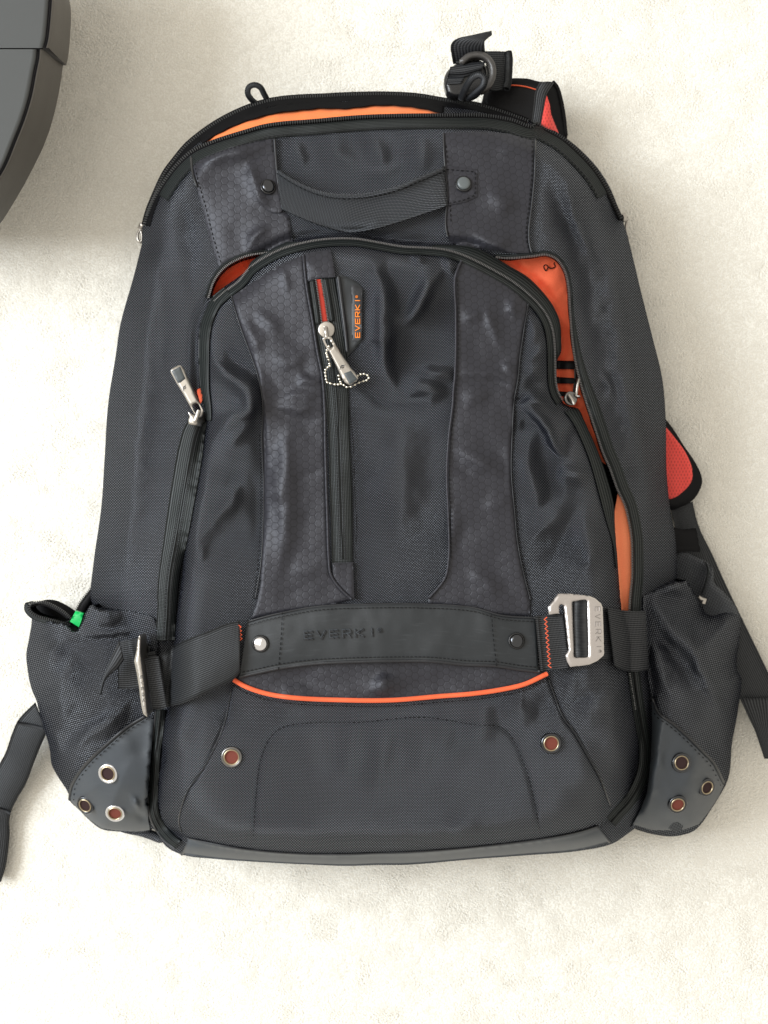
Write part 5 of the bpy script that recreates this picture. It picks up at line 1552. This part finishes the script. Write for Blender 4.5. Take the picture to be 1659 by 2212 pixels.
lettering('hook_lettering', 'EVERKI', a_[0] + np.array([0, 1.0]), d_, (-d_[1], d_[0]), L_ / 5.15, 9.5, 11.5, 1.25, lambda x, y: zhk(x, y) + np.zeros(np.shape(np.atleast_1d(x))), .0121, LETM, hook, hh=.0007)

# ---- zipper pulls
def pull(body_poly, hole, insert, zz_, parent, name='zipper_pull'):
    zf = lambda x, y: np.full(np.shape(x), zz_)
    o = panel(name, body_poly, zf, 0, NIC, parent, step=3.5, holes=hole, rp=3.5, rm=.0012, thick=.0016, bottom=True)
    if insert is not None:
        panel('pull_insert', insert, zf, .0006, rubber('slate_rubber_insert', (.055, .065, .07), .35), o, step=3.5, rp=2.5, rm=.0005, thick=.0015)
    return o
def emblem(cx_, cy_, ang, s, zz_, parent):
    # small spiral mark with two tails
    pts = []
    for i in range(26):
        a = i * .42
        r = s * (.12 + .022 * i)
        pts.append((r * math.cos(a), r * math.sin(a) * .8))
    pts.append((s * 1.1, -s * .25))
    ca, sa = math.cos(ang), math.sin(ang)
    f = lambda p: W(cx_ + p[0] * ca - p[1] * sa, cy_ + p[0] * sa + p[1] * ca, zz_)
    o = tube3('pull_emblem', [f(p) for p in pts], .00016, GUN, parent, sides=4)
    tube3('pull_emblem', [f(p) for p in [(-s * 1.2, s * .7), (-s * 1.0, s * .2), (-s * .7, -s * .2), (-s * .2, -s * .55), (s*.2, -s*.5)]], .00018, GUN, parent, sides=4)
zc = float(ZB(700, 740)[0]) + .010
pl1 = pull(smooth_path(c('J', (583, 440), (610, 405), (660, 395), (725, 410), (775, 500), (900, 690), (1030, 880), (1172, 1100), (1110, 1160), (1030, 1205), (975, 1180), (930, 1130), (880, 1035), (780, 830), (680, 650), (600, 490)), 3.2, True),
           [smooth_path(c('J', (622, 450), (690, 440), (722, 490), (755, 550), (700, 590), (660, 545)), 3, True)],
           smooth_path(c('J', (935, 1010), (1050, 965), (1160, 1105), (1085, 1165), (1030, 1190)), 3, True, True), zc, bag)
emblem(*c('J', (915, 900))[0], -.35, 6.5, zc + .0002, pl1)
p_, n_, dx_ = frame(*c('J', (652, 300))[0], ZB)
sl = lathe('zipper_slider', [(.0054, .003), (.0056, .0048), (.0050, .0054), (.0046, .00548), (.0001, .0055)], p_, Vector((0, 0, 1)), dx_, NIC, bag)
zs_ = float(ZB(*c('J', (652, 300))[0])[0])
tube3('slider_bridge', [W(*c('J', (630, 240))[0], zs_ + .0055), W(*c('J', (635, 280))[0], zs_ + .0085), W(*c('J', (645, 360))[0], zs_ + .0095), W(*c('J', (655, 420))[0], zs_ + .0075)], .0013, NIC, sl, sides=8, flat=.7)
# ball chain
beads = [(683, 563), (655, 625), (643, 677), (655, 705), (665, 740), (683, 780), (697, 850), (703, 885), (667, 910), (630, 950), (625, 1000), (634, 1055), (640, 1110), (658, 1158), (712, 1177), (785, 1193), (840, 1195), (890, 1185),
         (936, 1205), (982, 1237), (1050, 1230), (1118, 1198), (1187, 1163), (1258, 1138), (1310, 1125), (1349, 1088), (1328, 1040), (1270, 1018), (1212, 1024), (1160, 1050)]
beads2 = [(848, 1048), (857, 1103), (880, 1150)]
bp = [Vector(W(*c('J', q)[0], float(ZB(*c('J', q)[0])[0]) + .0062 + (.004 if i < 5 else 0))) for i, q in enumerate(beads)]
ch = tube3('ball_chain', bp, .0003, NIC, bag, sides=5)
def sphere(name, p, r, mat, parent):
    V = []; fs = []
    nr, ns = 6, 10
    for i in range(nr + 1):
        th = math.pi * i / nr
        for k in range(ns):
            a = 2 * math.pi * k / ns
            V.append((r * math.sin(th) * math.cos(a), r * math.sin(th) * math.sin(a), r * math.cos(th)))
    for i in range(nr):
        for k in range(ns):
            fs.append((i * ns + k, i * ns + (k + 1) % ns, (i + 1) * ns + (k + 1) % ns, (i + 1) * ns + k)[::-1])
    o = mesh_obj(name, V, fs, mat, parent)
    o.location = p
    return o
BEADM = metal('nickel_beads', (.80, .76, .66), .22)
b0 = sphere('bead', bp[0], .00098, BEADM, ch)
b0.matrix_parent_inverse = Matrix.Identity(4)
for p in bp[1:] + [Vector(W(*c('J', q)[0], float(ZB(*c('J', q)[0])[0]) + .0062)) for q in beads2]:
    o = b0.copy(); COL.objects.link(o); o.location = p

zc = float(ZB(410, 850)[0]) + .012
pl2 = pull(smooth_path(c('Q', (635, 300), (660, 280), (698, 268), (722, 290), (742, 335), (790, 440), (830, 530), (852, 580), (845, 605), (815, 612), (795, 590), (770, 550), (720, 460), (660, 360)), 3.2, True),
           [smooth_path(c('Q', (778, 535), (812, 520), (835, 575), (808, 592)), 3, True)],
           smooth_path(c('Q', (640, 305), (698, 275), (733, 355), (700, 382), (682, 385)), 3, True, True), zc, bag)
emblem(*c('Q', (728, 415))[0], -.9, 6.0, zc + .0002, pl2)
s2 = panel('zipper_slider', smooth_path(c('Q', (750, 578), (775, 590), (800, 600), (840, 590), (860, 585), (858, 610), (864, 632), (845, 650), (836, 673), (800, 668), (755, 656), (752, 630), (760, 605)), 3, True, True), ZB, .0075, NIC, bag, step=3.5, rp=3, rm=.0012, thick=.003)
zs_ = float(ZB(423, 895)[0])
tube3('slider_bridge', [W(*c('Q', (822, 570))[0], zs_ + .012), W(*c('Q', (812, 600))[0], zs_ + .014), W(*c('Q', (800, 632))[0], zs_ + .010)], .0015, NIC, s2, sides=8, flat=.8)
# right slider, half inside the opening
p_ = Vector(W(*c('D', (1200, 1440))[0], float(ZB(*c('D', (1160, 1440))[0])[0]) + .006))
s3_ = lathe('zipper_slider', [(.0046, .000), (.0048, .0016), (.0042, .0022), (.0026, .0016), (.0001, .0020)], p_, Vector((.35, 0, 1)).normalized(), Vector((1, 0, 0)), NICD, bag)
tube3('pull_ring', [tuple(p_ + Vector(v)) for v in ((-.001, .002, .003), (.001, -.001, .004), (.0025, -.004, .003))], .0011, NIC, s3_, sides=8)
tube3('zipper_pull', [W(*c('D', q)[0], p_.z + .001) for q in ((1272, 1275), (1262, 1330), (1250, 1420), (1285, 1425))], .0011, NIC, bag, sides=8, flat=1.6)
